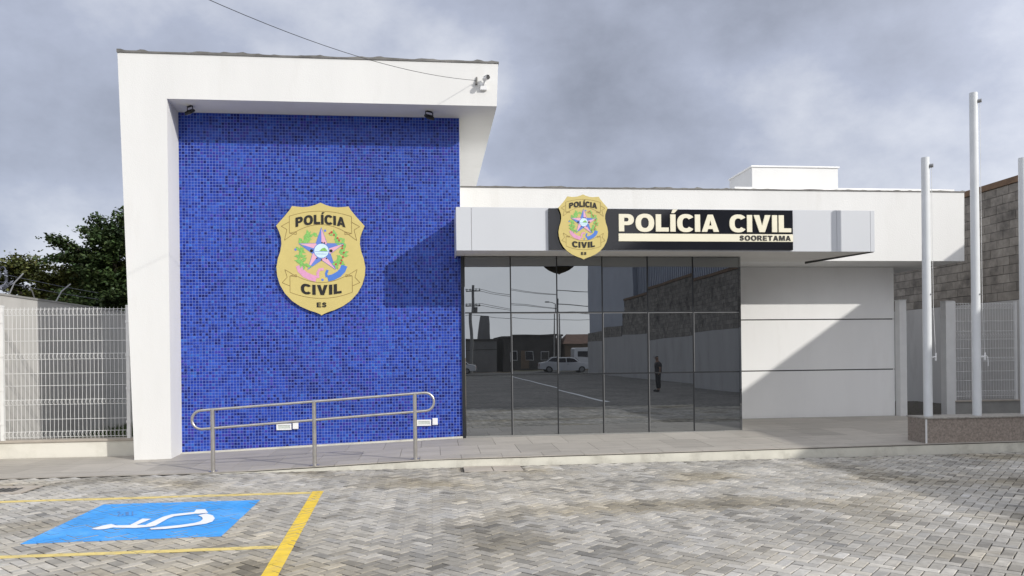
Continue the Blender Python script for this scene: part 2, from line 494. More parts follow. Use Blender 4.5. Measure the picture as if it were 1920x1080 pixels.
def glass_mat():
    g = bpy.data.materials.new('dark_reflective_glass')
    g.use_nodes = True
    t = g.node_tree
    t.nodes.clear()
    N, L = t.nodes.new, t.links.new
    o = N('ShaderNodeOutputMaterial')
    gl = N('ShaderNodeBsdfGlossy')
    gl.inputs['Color'].default_value = (0.90, 0.94, 0.97, 1)
    gl.inputs['Roughness'].default_value = 0.004
    df = N('ShaderNodeBsdfDiffuse')
    df.inputs['Color'].default_value = (0.012, 0.013, 0.014, 1)
    fr = N('ShaderNodeFresnel')
    fr.inputs['IOR'].default_value = 1.5
    mr = N('ShaderNodeMapRange')
    mr.inputs['From Min'].default_value = 0.04
    mr.inputs['From Max'].default_value = 1.0
    mr.inputs['To Min'].default_value = 0.34
    mr.inputs['To Max'].default_value = 1.0
    L(fr.outputs[0], mr.inputs['Value'])
    nz = N('ShaderNodeTexNoise')
    nz.inputs['Scale'].default_value = 0.9
    geo = N('ShaderNodeNewGeometry')
    L(geo.outputs['Position'], nz.inputs['Vector'])
    bp = N('ShaderNodeBump')
    bp.inputs['Strength'].default_value = 1.0
    bp.inputs['Distance'].default_value = 0.0011
    L(nz.outputs['Fac'], bp.inputs['Height'])
    L(bp.outputs[0], gl.inputs['Normal'])
    mx = N('ShaderNodeMixShader')
    L(mr.outputs[0], mx.inputs['Fac'])
    L(df.outputs[0], mx.inputs[1])
    L(gl.outputs[0], mx.inputs[2])
    L(mx.outputs[0], o.inputs['Surface'])
    return g
M['glass'] = glass_mat()

def far_paving_mat():
    g = bpy.data.materials.new('far_paving')
    g.use_nodes = True
    t = g.node_tree
    b = t.nodes['Principled BSDF']
    b.inputs['Roughness'].default_value = 0.9
    N, L = t.nodes.new, t.links.new
    geo = N('ShaderNodeNewGeometry')
    mp = N('ShaderNodeMapping')
    mp.inputs['Rotation'].default_value = (0, 0, R(45))
    L(geo.outputs['Position'], mp.inputs['Vector'])
    br = N('ShaderNodeTexBrick')
    br.inputs['Scale'].default_value = 1.0
    br.inputs['Brick Width'].default_value = 0.2
    br.inputs['Row Height'].default_value = 0.1
    br.inputs['Mortar Size'].default_value = 0.004
    br.inputs['Color1'].default_value = (0.27, 0.255, 0.235, 1)  # darker than the near pavers: backlit shading is put into this colour
    br.inputs['Color2'].default_value = (0.17, 0.16, 0.145, 1)
    br.inputs['Mortar'].default_value = (0.09, 0.08, 0.07, 1)
    L(mp.outputs[0], br.inputs['Vector'])
    nz = N('ShaderNodeTexNoise')
    nz.inputs['Scale'].default_value = 0.5
    nz.inputs['Detail'].default_value = 6
    L(geo.outputs['Position'], nz.inputs['Vector'])
    mr = N('ShaderNodeMapRange')
    mr.inputs['From Min'].default_value = 0.3
    mr.inputs['From Max'].default_value = 0.7
    mr.inputs['To Min'].default_value = 0.75
    mr.inputs['To Max'].default_value = 1.15
    L(nz.outputs['Fac'], mr.inputs['Value'])
    mx = N('ShaderNodeMix')
    mx.data_type = 'RGBA'
    mx.blend_type = 'MULTIPLY'
    mx.inputs[0].default_value = 1
    L(br.outputs['Color'], mx.inputs[6])
    L(mr.outputs[0], mx.inputs[7])
    L(mx.outputs[2], b.inputs['Base Color'])
    return g
M['far_paving'] = far_paving_mat()

# ================================================================== SETTING: terrain, street, parking lot
mb = MB()
mb.add([(-600, -600, -0.16), (600, -600, -0.16), (600, 600, -0.16), (-600, 600, -0.16)], [(0, 1, 2, 3)])
mb.build('terrain', M['earth'], kind='structure')
mb = MB()
mb.add([(-120, -54, -0.10), (120, -54, -0.10), (120, -36, -0.10), (-120, -36, -0.10)], [(0, 1, 2, 3)])
mb.build('street', M['asphalt'], kind='structure')

FX0, FX1, FY0, FY1 = -8.2, 11.4, 3.4, 10.93          # the field of real pavers
PX0, PX1, PY0 = -34.0, 13.58, -32.0
lot = MB()
lot.add([(FX0, FY0, -0.012), (FX1, FY0, -0.012), (FX1, 10.95, -0.012), (FX0, 10.95, -0.012)], [(0, 1, 2, 3)], 0)
lot.add([(PX0, PY0, -0.001), (PX1, PY0, -0.001), (PX1, FY0, -0.001), (PX0, FY0, -0.001)], [(0, 1, 2, 3)], 1)
lot.add([(PX0, FY0, -0.001), (FX0, FY0, -0.001), (FX0, 10.95, -0.001), (PX0, 10.95, -0.001)], [(0, 1, 2, 3)], 1)
lot.add([(FX1, FY0, -0.001), (PX1, FY0, -0.001), (PX1, 10.95, -0.001), (FX1, 10.95, -0.001)], [(0, 1, 2, 3)], 1)
LOT = lot.build('parking_lot', [M['bed'], M['far_paving']], kind='structure')

c45 = math.sqrt(0.5)
DRAIN = (-5.95, -4.98, 9.72, 10.30)                    # left out for the drain and its collar
PATCH = (0.40, 1.26, 10.46, 10.95)
pav = []
PU = 0.093
for n in range(-172, 172):
    for k in range(-48, 48):
        for (a, b, w, h) in ((n + 4 * k, n, 2, 1), (n + 2 + 4 * k, n - 1, 1, 2)):
            u, v = (a + w / 2) * PU, (b + h / 2) * PU
            x = (u - v) * c45 + 1.3
            y = (u + v) * c45 + 7.0
            if not (FX0 + 0.06 < x < FX1 - 0.06 and FY0 + 0.06 < y < FY1 - 0.07):
                continue
            if DRAIN[0] - .05 < x < DRAIN[1] + .05 and DRAIN[2] - .05 < y < DRAIN[3] + .05:
                continue
            if PATCH[0] - .05 < x < PATCH[1] + .05 and PATCH[2] - .05 < y < PATCH[3] + .05:
                continue
            pav.append((x, y, w == 2))
def in_view(x, y):
    d = Vector((x, y, -1.6))
    t = d.dot(f_)
    px = 960 + 1420 * d.dot(cx) / t
    py = 666 - 1420 * d.dot(cy) / t
    return -10 < px < 1930 and py < 1085
def paver_colour(x, y):
    n1 = noise.noise(Vector((x * 0.55, y * 0.55, 3.1)))
    n2 = noise.noise(Vector((x * 1.7, y * 1.7, 9.4)))
    n3 = noise.noise(Vector((x * 0.35, y * 0.35, 21.0)))
    n4 = noise.noise(Vector((x * 0.8, y * 1.1, 40.0)))
    l = 0.365 + 0.10 * n1 + 0.10 * n2 + random.gauss(0, 0.036) - 0.30 * max(0, n4 - 0.10)
    if random.random() < 0.10:
        l += 0.085
    if random.random() < 0.10:
        l -= 0.095
    l = min(max(l, 0.13), 0.66)
    w = 0.085 + 0.10 * max(0, n3) + 0.22 * max(0, n4 - 0.05) + random.gauss(0, 0.015)
    return (l * (1.0 + w * 0.55), l * (1.0 - w * 0.05), l * (1.0 - w * 1.15))
HGT = 0.0
def paver_verts(L2, W2, z, b=0.0042, zb=-0.02):
    return [(-L2, -W2, zb), (L2, -W2, zb), (L2, W2, zb), (-L2, W2, zb),
            (-L2, -W2, z - b * .7), (L2, -W2, z - b * .7), (L2, W2, z - b * .7), (-L2, W2, z - b * .7),
            (-L2 + b, -W2 + b, z), (L2 - b, -W2 + b, z), (L2 - b, W2 - b, z), (-L2 + b, W2 - b, z)]
PF = [(0, 1, 5, 4), (1, 2, 6, 5), (2, 3, 7, 6), (3, 0, 4, 7), (4, 5, 9, 8), (5, 6, 10, 9), (6, 7, 11, 10), (7, 4, 8, 11), (8, 9, 10, 11)]
L2, W2 = PU - 0.0046, PU / 2 - 0.0046
pm = MB()
pm.add(paver_verts(L2, W2, 0.0), PF)
paver_me = pm.mesh('paver', M['paver_o'])
vis = sorted([p for p in pav if in_view(p[0], p[1])], key=lambda p: p[0] ** 2 + p[1] ** 2)
single = set(vis[:298])
tops = []                                              # (corner ring, z) of every paver for the paint
sv, sf, sc = [], [], []
base = np.array(paver_verts(L2, W2, 0.0))
for p in pav:
    x, y, horiz = p
    ang = R(45) if horiz else R(135)
    ang += random.gauss(0, R(0.7))
    dz = random.gauss(0, 0.0013)
    x += random.gauss(0, 0.0008)
    y += random.gauss(0, 0.0008)
    tilt = (random.gauss(0, 0.006), random.gauss(0, 0.006))
    ca, sa = math.cos(ang), math.sin(ang)
    col = paver_colour(x, y)
    q = base.copy()
    zz = q[:, 2] + dz + q[:, 0] * tilt[0] + q[:, 1] * tilt[1]
    wx = x + q[:, 0] * ca - q[:, 1] * sa
    wy = y + q[:, 0] * sa + q[:, 1] * ca
    tops.append([(wx[i], wy[i], zz[i]) for i in (8, 9, 10, 11)])
    if p in single:
        o = link('paver', paver_me, LOT)
        o.location = (x, y, dz)
        o.rotation_euler = (tilt[1], -tilt[0], ang)
        o.color = (*col, 1)
    else:
        k = len(sv)
        sv += list(zip(wx, wy, zz))
        sf += [tuple(i + k for i in f) for f in PF]
        sc += [(*col, 1)] * 12
me = bpy.data.meshes.new('paver_field')
me.from_pydata(sv, [], sf)
set_col(me, sc)
me.materials.append(M['paver_a'])
link('paver_field', me, LOT, kind='stuff')

# ---- painted marks: pieces of paint that lie on each paver and sag a little into the joints
def clip(poly, cl):
    out_ = poly
    for i in range(len(cl)):
        a, b = cl[i], cl[(i + 1) % len(cl)]
        ex, ey = b[0] - a[0], b[1] - a[1]
        inp, out_ = out_, []
        for j in range(len(inp)):
            p, q = inp[j], inp[(j + 1) % len(inp)]
            sp = ex * (p[1] - a[1]) - ey * (p[0] - a[0])
            sq = ex * (q[1] - a[1]) - ey * (q[0] - a[0])
            if sp >= 0:
                out_.append(p)
            if (sp >= 0) != (sq >= 0):
                t = sp / (sp - sq)
                out_.append(tuple(p[c] + (q[c] - p[c]) * t for c in range(3)))
        if len(out_) < 3:
            return []
    return out_
def paint(name, polys, material, parent, lift=0.0016, sag=-0.0022, label=None, worn=0.0):
    b = MB()
    for P in polys:
        x0, x1 = min(p[0] for p in P), max(p[0] for p in P)
        y0, y1 = min(p[1] for p in P), max(p[1] for p in P)
        if worn == 0:
            b.add([(p[0], p[1], 0.0004) for p in P], [tuple(range(len(P)))])
        for t in tops:
            if max(q[0] for q in t) < x0 or min(q[0] for q in t) > x1 or max(q[1] for q in t) < y0 or min(q[1] for q in t) > y1:
                continue
            if worn and random.random() < worn:
                continue
            c = clip(t, P)
            if len(c) > 2:
                b.add([(p[0], p[1], p[2] + lift) for p in c], [tuple(range(len(c)))])
    return b.build(name, material, parent, label=label)
def rect(x0, x1, y0, y1):
    return [(x0, y0), (x1, y0), (x1, y1), (x0, y1)]
paint('bay_line', [[(-1.187, 4.0), (-1.068, 4.0), (-1.315, 9.255), (-1.445, 9.255)]], M['yellow_paint'], LOT, label='thick yellow line closing the right side of the parking bay')
paint('bay_line', [rect(-8.1, -1.447, 9.095, 9.225)], M['yellow_worn'], LOT, label='thin worn yellow line behind the blue rectangle')
paint('bay_line', [rect(-8.1, -1.322, 6.53, 6.63)], M['yellow_worn'], LOT, label='thin yellow line in front of the blue rectangle')
blue = paint('accessible_bay_panel', [[(-3.60, 7.02), (-1.91, 7.05), (-1.95, 8.79), (-3.64, 8.81)]], M['blue_paint'], LOT, lift=0.002, label='sky blue painted rectangle of the accessible bay')
def gpt(x, y):                                         # photo measure of the painted symbol -> metres on the pavement
    px, py = 150 + x / 6.857, 930 + y / 6.857
    d = f_ + cx * ((px - 960) / 1420.0) - cy * ((py - 666) / 1420.0)
    t = -1.6 / d.z
    return (round(d.x * t, 3), round(d.y * t, 3))
sym = [[(155, 432), (240, 408), (300, 388), (400, 370), (450, 388), (450, 405), (330, 430), (240, 437)],
       [(451, 388), (640, 384), (850, 383), (905, 402), (700, 418), (451, 412)],
       [(650, 382), (810, 300), (905, 305), (720, 382)],
       [(850, 382), (1080, 275), (1190, 245), (1490, 213), (1490, 234), (1200, 270), (1120, 300), (960, 390), (907, 402)],
       [(1480, 212), (1500, 185), (1600, 180), (1640, 225), (1520, 236), (1491, 234)],
       [(1530, 258), (1620, 236), (1700, 262), (1722, 300), (1690, 340), (1610, 366), (1300, 412), (1100, 432), (925, 440),
        (905, 425), (1100, 405), (1300, 384), (1480, 358), (1560, 334), (1590, 306), (1580, 280)]]
b = MB()
for k, P in enumerate(sym):
    Q = [gpt(*p) for p in P]
    ar = sum(Q[i][0] * Q[(i + 1) % len(Q)][1] - Q[(i + 1) % len(Q)][0] * Q[i][1] for i in range(len(Q)))
    if ar < 0:
        Q.reverse()
    nQ = []
    for i_, q in enumerate(Q):                          # the stencil edge bleeds outward a little
        e0 = Vector((q[0] - Q[i_ - 1][0], q[1] - Q[i_ - 1][1])).normalized()
        e1 = Vector((Q[(i_ + 1) % len(Q)][0] - q[0], Q[(i_ + 1) % len(Q)][1] - q[1])).normalized()
        n_ = Vector((e0.y + e1.y, -e0.x - e1.x))
        n_ = n_.normalized() * 0.008 if n_.length > 0.3 else Vector((0, 0))
        nQ.append((q[0] + n_.x, q[1] + n_.y))
    Q = nQ
    bm = bmesh.new()
    fc = bm.faces.new([bm.verts.new((q[0], q[1], 0.0065 + 0.0004 * k)) for q in Q])
    bmesh.ops.triangulate(bm, faces=[fc])
    bm.verts.index_update()
    b.add([v.co[:] for v in bm.verts], [[v.index for v in f.verts] for f in bm.faces])
    bm.free()
b.build('wheelchair_symbol', M['white_paint'], blue, label='white wheelchair symbol painted on the blue rectangle')
# faded stencil strokes behind the symbol
b = MB()
for P in ([(475, 215), (510, 205), (512, 215), (480, 226)], [(505, 228), (520, 232), (498, 258), (482, 254)], [(540, 240), (560, 238), (562, 254), (540, 256)],
          [(585, 215), (625, 212), (628, 224), (588, 228)], [(588, 232), (628, 228), (630, 250), (592, 256)], [(668, 205), (684, 204), (684, 258), (670, 260)]):
    Q = [gpt(*p) for p in P]
    Q.reverse()
    b.add([(q[0], q[1], 0.0068) for q in Q], [tuple(range(4))])
b.build('faded_stencil', M['faded_print'], blue)
# white parking line and far edge of the lot, seen mirrored in the glass
b = MB()
b.box(5.88, 6.02, -31, 1.5, -0.001, 0.004)
b.build('bay_line', M['white_paint'], LOT, label='long white parking line mirrored in the dark glass')
b = MB()
b.box(-34, 13.5, -32.4, -32.0, -0.1, 0.10, bev=0.01)
b.build('far_kerb', M['kerb'], kind='structure')

# drain at the left edge and concrete patch at the kerb
t = thing('drain_grate', (-5.45, 10.0, 0), 'dark slotted drain grate in a concrete collar at the left kerb', 'drain')
b = MB()
for (x0, x1, y0, y1) in ((-5.94, -4.99, 10.17, 10.29), (-5.94, -4.99, 9.73, 9.83), (-5.12, -4.99, 9.832, 10.168), (-5.94, -5.80, 9.832, 10.168)):
    b.box(x0 + 5.45, x1 + 5.45, y0 - 10, y1 - 10, -0.05, 0.004, bev=0.004)
b.build('collar', M['concrete'], t)
b = MB()
b.box(-0.345, 0.325, -0.165, 0.165, -0.012, -0.006)  # flat black sheet stands for the shaded hollow below the slats
b.build('pit_dark_sheet', M['black'], t)
for i in range(9):
    b = MB()
    b.box(-0.335 + i * 0.075, -0.315 + i * 0.075, -0.164, 0.164, -0.006, 0.002)
    b.build('slat', M['flash'], t)
patch = MB()
patch.box(0.42, 0.82, 10.48, 10.94, -0.04, 0.003, bev=0.004)
patch.box(0.83, 1.24, 10.47, 10.94, -0.04, 0.001, bev=0.004)
patch.build('concrete_patch', M['concrete'], LOT)

# ================================================================== SETTING: sidewalk with slabs, kerb
def z_front(x):
    if x < -3.0:
        return 0.012
    if x < 0:
        return 0.012 + (x + 3.0) / 3.0 * 0.112
    return 0.124 + x / 9.0 * 0.046
def z_back(x):
    if x < -4.3:
        return 0.012
    if x < 0.5:
        return 0.012 + (x + 4.3) / 4.8 * 0.170
    return 0.182 + min(x - 0.5, 6) * 0.003
def z_walk(x, y):
    t = min(max((y - 10.95) / 2.2, 0), 1)
    return z_front(x) * (1 - t) + z_back(x) * t
walk = MB()
xs = [-9.0 + 0.5 * i for i in range(46)]
for a, bq in zip(xs[:-1], xs[1:]):
    y1 = 13.1 if a < 5.4 else 20.0
    walk.hexa([(a, 10.97, -0.15), (bq, 10.97, -0.15), (bq, y1, -0.15), (a, y1, -0.15)],
              [(a, 10.97, z_walk(a, 10.97) - .020), (bq, 10.97, z_walk(bq, 10.97) - .020), (bq, y1, z_walk(bq, y1) - .020), (a, y1, z_walk(a, y1) - .020)])
WALK = walk.build('sidewalk', M['bed'], kind='structure')
def slab(x0, x1, y0, y1):
    g = 0.0028
    b = MB()
    x0, x1, y0, y1 = x0 + g, x1 - g, y0 + g, y1 - g
    dz = random.gauss(0, 0.0007)
    c = [(x0, y0), (x1, y0), (x1, y1), (x0, y1)]
    b.hexa([(x, y, z_walk(x, y) - 0.0145) for x, y in c], [(x, y, z_walk(x, y) + dz) for x, y in c])
    o = b.build('paving_slab', M['slab'], WALK)
    l = random.gauss(0.375, 0.022)
    o.color = (l * 1.04, l * 0.965, l * 0.86, 1)
x = -8.6
i = 0
while x < 10.3:
    x1 = x + 0.60
    slab(x, x1, 10.94, 11.28)
    off = 0.3
    slab(x + off, x1 + off, 11.28, 12.20)
    if x1 < 5.6:
        slab(x, x1, 12.20, 13.085)
    else:
        slab(x, x1, 12.20, 13.20)
        slab(x + off, x1 + off, 13.20, 14.30)
        slab(x, x1, 14.30, 15.43)
    x = x1
kb = MB()
for a, bq in zip(xs[:-1], xs[1:]):
    a2, b2 = max(a, -3.3), bq
    if b2 <= -3.3:
        continue
    kb.hexa([(a2, 10.945, -0.15), (b2, 10.945, -0.15), (b2, 10.968, -0.15), (a2, 10.968, -0.15)],
            [(a2, 10.952, max(z_front(a2) - .027, .001)), (b2, 10.952, max(z_front(b2) - .027, .001)), (b2, 10.968, max(z_front(b2) - .027, .001)), (a2, 10.968, max(z_front(a2) - .027, .001))])
kb.build('kerb', M['kerb'], kind='structure')

# ================================================================== POLICE STATION
ST = thing('police_station', (0, 13.2, 0), 'white police station with blue mosaic tower, dark glass front and flat roofs', 'building')
ST_INV = Matrix.Translation((0, -13.2, 0))
def st(mbx, name, mats, parent=None, **k):
    mbx.v = [(v[0], v[1] - 13.2, v[2]) for v in mbx.v]
    return mbx.build(name, mats, parent or ST, **k)
def panel_children(parent): pass

# portal frame: slanting left leg, beam and roof slab
b = MB()
b.hexa([(-4.705, 12.53, -0.05), (-4.147, 12.53, -0.05), (-4.20, 13.33, -0.05), (-4.705, 13.33, -0.05)],
       [(-4.871, 12.53, 5.737), (-4.149, 12.53, 5.737), (-4.20, 13.33, 5.737), (-4.871, 13.33, 5.737)])
b.hexa([(-4.871, 12.53, 5.737), (1.108, 12.53, 5.737), (1.108, 20.0, 5.737), (-4.871, 20.0, 5.737)],
       [(-4.892, 12.53, 6.45), (1.139, 12.53, 6.445), (1.139, 20.0, 6.445), (-4.892, 20.0, 6.45)])
o = st(b, 'portal_frame', M['render'])
# tower walls behind the mosaic
b = MB()
b.box(-4.70, -4.45, 13.33, 19.8, -0.1, 5.735)
b.box(0.25, 0.51, 13.23, 19.8, -0.1, 5.735)
b.box(-4.45, 0.25, 19.5, 19.79, -0.1, 5.735)
st(b, 'tower_wall', M['white_wall'])
b = MB()
b.box(-4.24, 0.506, 13.202, 13.30, -0.1, 5.736)
MOS = st(b, 'mosaic_wall', M['grout'])
# mosaic tiles
P_ = 0.0500
nx = int((0.506 + 4.205) / P_)
zt0 = 0.0
tv, tf, tcx = [], [], []
pal = [((0.026, 0.070, 0.44), 5), ((0.020, 0.050, 0.35), 4), ((0.036, 0.100, 0.51), 3), ((0.013, 0.030, 0.24), 2.4), ((0.052, 0.050, 0.38), 1.2), ((0.010, 0.018, 0.165), 0.9), ((0.040, 0.14, 0.54), 0.5)]
pw = np.array([p[1] for p in pal], float)
x_start = 0.503 - nx * P_
nzr = int(5.72 / P_)
for j in range(nzr + 1):
    z0 = 5.733 - (j + 1) * P_
    if z0 < -0.06:
        break
    for i in range(nx):
        x0 = x_start + i * P_
        n1 = noise.noise(Vector((x0 * 1.5, z0 * 1.5, 1.0)))
        w = pw.copy()
        w[2] *= max(0.25, 1 + 1.6 * n1); w[6] *= max(0.1, 1 + 2.0 * n1)
        w[3] *= max(0.25, 1 - 1.6 * n1); w[5] *= max(0.2, 1 - 1.8 * n1)
        n2 = noise.noise(Vector((x0 * 1.1, z0 * 1.1, 7.0)))
        w[4] *= max(0.1, 1 + 3.5 * n2)
        c = pal[rng.choice(7, p=w / w.sum())][0]
        s = (1 + random.gauss(0, 0.08)) * (1 + 0.16 * noise.noise(Vector((x0 * 0.7, z0 * 0.7, 15.0))))
        g = 0.0042
        bv = 0.0025
        yb, yf = 13.202, 13.1965
        t1, t2 = random.gauss(0, 0.0004), random.gauss(0, 0.0004)
        k = len(tv)
        tv += [(x0 + g, yb, z0 + g), (x0 + P_ - g, yb, z0 + g), (x0 + P_ - g, yb, z0 + P_ - g), (x0 + g, yb, z0 + P_ - g),
               (x0 + g + bv, yf - t1 - t2, z0 + g + bv), (x0 + P_ - g - bv, yf + t1 - t2, z0 + g + bv), (x0 + P_ - g - bv, yf + t1 + t2, z0 + P_ - g - bv), (x0 + g + bv, yf - t1 + t2, z0 + P_ - g - bv)]
        tf += [(k + 4, k + 5, k + 6, k + 7), (k, k + 1, k + 5, k + 4), (k + 1, k + 2, k + 6, k + 5), (k + 2, k + 3, k + 7, k + 6), (k + 3, k, k + 4, k + 7)]
        s *= 0.83
        tcx += [(c[0] * s, c[1] * s, c[2] * s, 1)] * 8
tv = [(v[0], v[1] - 13.2, v[2]) for v in tv]
me = bpy.data.meshes.new('mosaic_tile')
me.from_pydata(tv, [], tf)
set_col(me, tcx)
me.materials.append(M['tile'])
link('mosaic_tile', me, MOS, kind='stuff')
# pale skirting along the ramp foot
b = MB()
for k in range(10):
    a, c = -4.2 + k * 0.4705, -4.2 + (k + 1) * 0.4705
    b.hexa([(a, 13.10, -0.1), (c, 13.10, -0.1), (c, 13.19, -0.1), (a, 13.19, -0.1)],
           [(a, 13.10, z_back(a) + .018), (c, 13.10, z_back(c) + .018), (c, 13.19, z_back(c) + .022), (a, 13.19, z_back(a) + .022)])
st(b, 'skirting', M['kerb'])

# glass front: 6 x 3 panes with dark joints
GF = MB()
GF.box(0.512, 0.562, 13.16, 13.30, 0.10, 3.335)
GF = st(GF, 'glass_front', M['mull'])
gx = [0.562, 1.372, 2.193, 3.007, 3.832, 4.666, 5.53]
gz = [0.19, 1.256, 2.346, 3.335]
for r in range(3):
    for c in range(6):
        b = MB()
        g = 0.011
        t1, t2 = random.gauss(0, 0.0011), random.gauss(0, 0.0011)
        x0, x1, z0, z1 = gx[c] + g, gx[c + 1] - g, gz[r] + g, gz[r + 1] - g
        b.hexa([(x0, 13.205 - t1 - t2, z0), (x1, 13.205 + t1 - t2, z0), (x1, 13.23, z0), (x0, 13.23, z0)],
               [(x0, 13.205 - t1 + t2, z1), (x1, 13.205 + t1 + t2, z1), (x1, 13.23, z1), (x0, 13.23, z1)])
        st(b, 'pane', M['glass'], GF)
        if r < 2 and c in (1, 2, 3, 4, 5) and (r, c) not in ((0, 2), (0, 5)):
            # thin bright edge of the sash inside the joint
            b = MB()
            e2 = 0.010
            b.box(x0, x0 + e2, 13.196, 13.2025, z0, z1)
            if r == 1:
                b.box(x0 + e2, x1, 13.196, 13.2025, z1 - e2, z1)
            st(b, 'sash_edge', M['alu'], GF)
for c in range(1, 6):
    b = MB()
    b.box(gx[c] - 0.0105, gx[c] + 0.0105, 13.199, 13.29, 0.19, 3.335)
    st(b, 'mullion', M['mull'], GF)
for r in (1, 2):
    for c in range(6):
        b = MB()
        b.box(gx[c] + 0.011, gx[c + 1] - 0.011, 13.2, 13.285, gz[r] - 0.0105, gz[r] + 0.0105)
        st(b, 'transom', M['mull'], GF)
b = MB()
b.box(5.522, 5.56, 13.20, 15.44, 0.19, 3.335)
st(b, 'side_pane', M['glass'], GF)
b = MB()
b.box(0.562, 5.565, 13.165, 13.29, 0.10, 0.199)
st(b, 'sill', M['grey_conc'])
b = MB()
b.box(0.6, 5.5, 13.31, 13.35, 0.1, 3.33)
st(b, 'dark_backing', M['black'], GF)

# entrance canopy with cladding panels
b = MB()
def wedge(b, x0, x1, y0, y1, zt, mi=0):
    zb = lambda y: 3.282 + (y - 12.1) * 0.0495
    b.hexa([(x0, y0, zb(y0)), (x1, y0, zb(y0)), (x1, y1, zb(y1)), (x0, y1, zb(y1))], [(x0, y0, zt), (x1, y0, zt), (x1, y1, zt), (x0, y1, zt)], mi)
wedge(b, 0.52, 7.42, 12.13, 14.395, 3.94)
wedge(b, 0.42, 0.519, 12.13, 13.19, 3.94)
CAN = st(b, 'canopy', M['soffit'])
jo = [0.395, 0.641, 1.885, 3.94, 5.99, 6.788, 7.386, 7.462]
for a, c in zip(jo[:-1], jo[1:]):
    b = MB()
    b.box(a + 0.003, c - 0.003, 12.10, 12.128, 3.279, 3.975, bev=0.003)
    st(b, 'cladding_panel', M['acm'], CAN)
b = MB()
b.hexa([(7.422, 12.13, 3.283), (7.46, 12.13, 3.283), (7.46, 14.39, 3.395), (7.422, 14.39, 3.395)], [(7.422, 12.13, 3.974), (7.46, 12.13, 3.974), (7.46, 14.39, 3.974), (7.422, 14.39, 3.974)])
st(b, 'cladding_panel', M['acm'], CAN)
b = MB()
b.box(0.398, 0.419, 12.13, 13.19, 3.30, 3.974)
st(b, 'cladding_panel', M['acm'], CAN)
b = MB()
b.box(0.42, 7.42, 12.13, 13.19, 3.942, 3.972)
b.box(0.52, 7.42, 13.191, 14.39, 3.942, 3.972)
st(b, 'canopy_top', M['flash'], CAN)
b = MB()
b.hexa([(7.395, 12.14, 3.264), (7.462, 12.14, 3.272), (7.462, 14.39, 3.366), (7.395, 14.39, 3.35)], [(7.395, 12.14, 3.281), (7.462, 12.14, 3.281), (7.462, 14.39, 3.393), (7.395, 14.39, 3.393)])
st(b, 'dark_edge_wedge', M['dark_gap'], CAN)  # thin dark wedge along the canopy's lower right edge

# low wing: fascia slab, wall panels, parapets, roof box
b = MB()
b.hexa([(0.512, 14.40, 3.414), (10.81, 14.40, 3.414), (10.81, 20.0, 3.414), (0.512, 20.0, 3.414)],
       [(0.512, 14.40, 4.80), (10.825, 14.40, 4.815), (10.825, 20.0, 4.815), (0.512, 20.0, 4.80)])
st(b, 'fascia', M['roughcast'])
b = MB()
b.box(5.561, 9.93, 15.475, 15.70, 0.0, 3.412)
b.box(9.70, 9.93, 15.701, 19.9, 0.0, 3.412)
st(b, 'wing_wall', M['dark_gap'])
for z0, z1 in ((0.185, 1.192), (1.216, 2.278), (2.302, 3.411)):
    b = MB()
    b.box(5.562, 9.95, 15.45, 15.474, z0, z1, bev=0.002)
    st(b, 'wall_panel', M['white_wall'])
b = MB()
b.box(9.931, 9.95, 15.476, 19.9, 0.0, 3.411)
st(b, 'wall_panel', M['white_wall'])
def coping(name, x0, x1, y0, y1, z0, z1, dz0, dz1, rough_amt, seed):
    """thin sheet flashing with a lumpy top edge; z0/z1 are the wall-top heights at both ends"""
    rnd = random.Random(seed)
    b = MB()
    n = int((x1 - x0) / 0.06)
    prev = None
    for k in range(n + 1):
        x = x0 + (x1 - x0) * k / n
        zb = z0 + (z1 - z0) * k / n
        lump = max(0, noise.noise(Vector((x * 1.9, seed, 0)))) * rough_amt * 0.9 + max(0, noise.noise(Vector((x * 7, seed, 4)))) * rough_amt * 1.3
        zt = zb + dz0 + lump
        cur = (x, zb, zt)
        if prev:
            b.hexa([(prev[0], y0, prev[1]), (x, y0, zb), (x, y1, zb), (prev[0], y1, prev[1])], [(prev[0], y0, prev[2]), (x, y0, zt), (x, y1, zt), (prev[0], y1, prev[2])])
        prev = cur
    return st(b, name, M['flash'])
coping('roof_flashing', -4.90, 1.15, 12.515, 12.75, 6.451, 6.447, 0.026, 0, 0.036, 3.3)
coping('roof_flashing', 0.515, 10.835, 14.385, 14.60, 4.801, 4.816, 0.020, 0, 0.028, 8.1)
b = MB()
b.box(6.30, 11.2, 15.2, 15.5, 4.83, 5.055)
st(b, 'rear_parapet', M['white_wall'])
b = MB()
b.box(7.47, 9.58, 17.0, 18.35, 4.83, 5.93, bev=0.01)
RB = st(b, 'roof_box', M['render'])
b = MB()
b.box(7.44, 9.61, 16.97, 18.38, 5.931, 5.965, bev=0.004)
st(b, 'lid', M['white_wall'], RB)

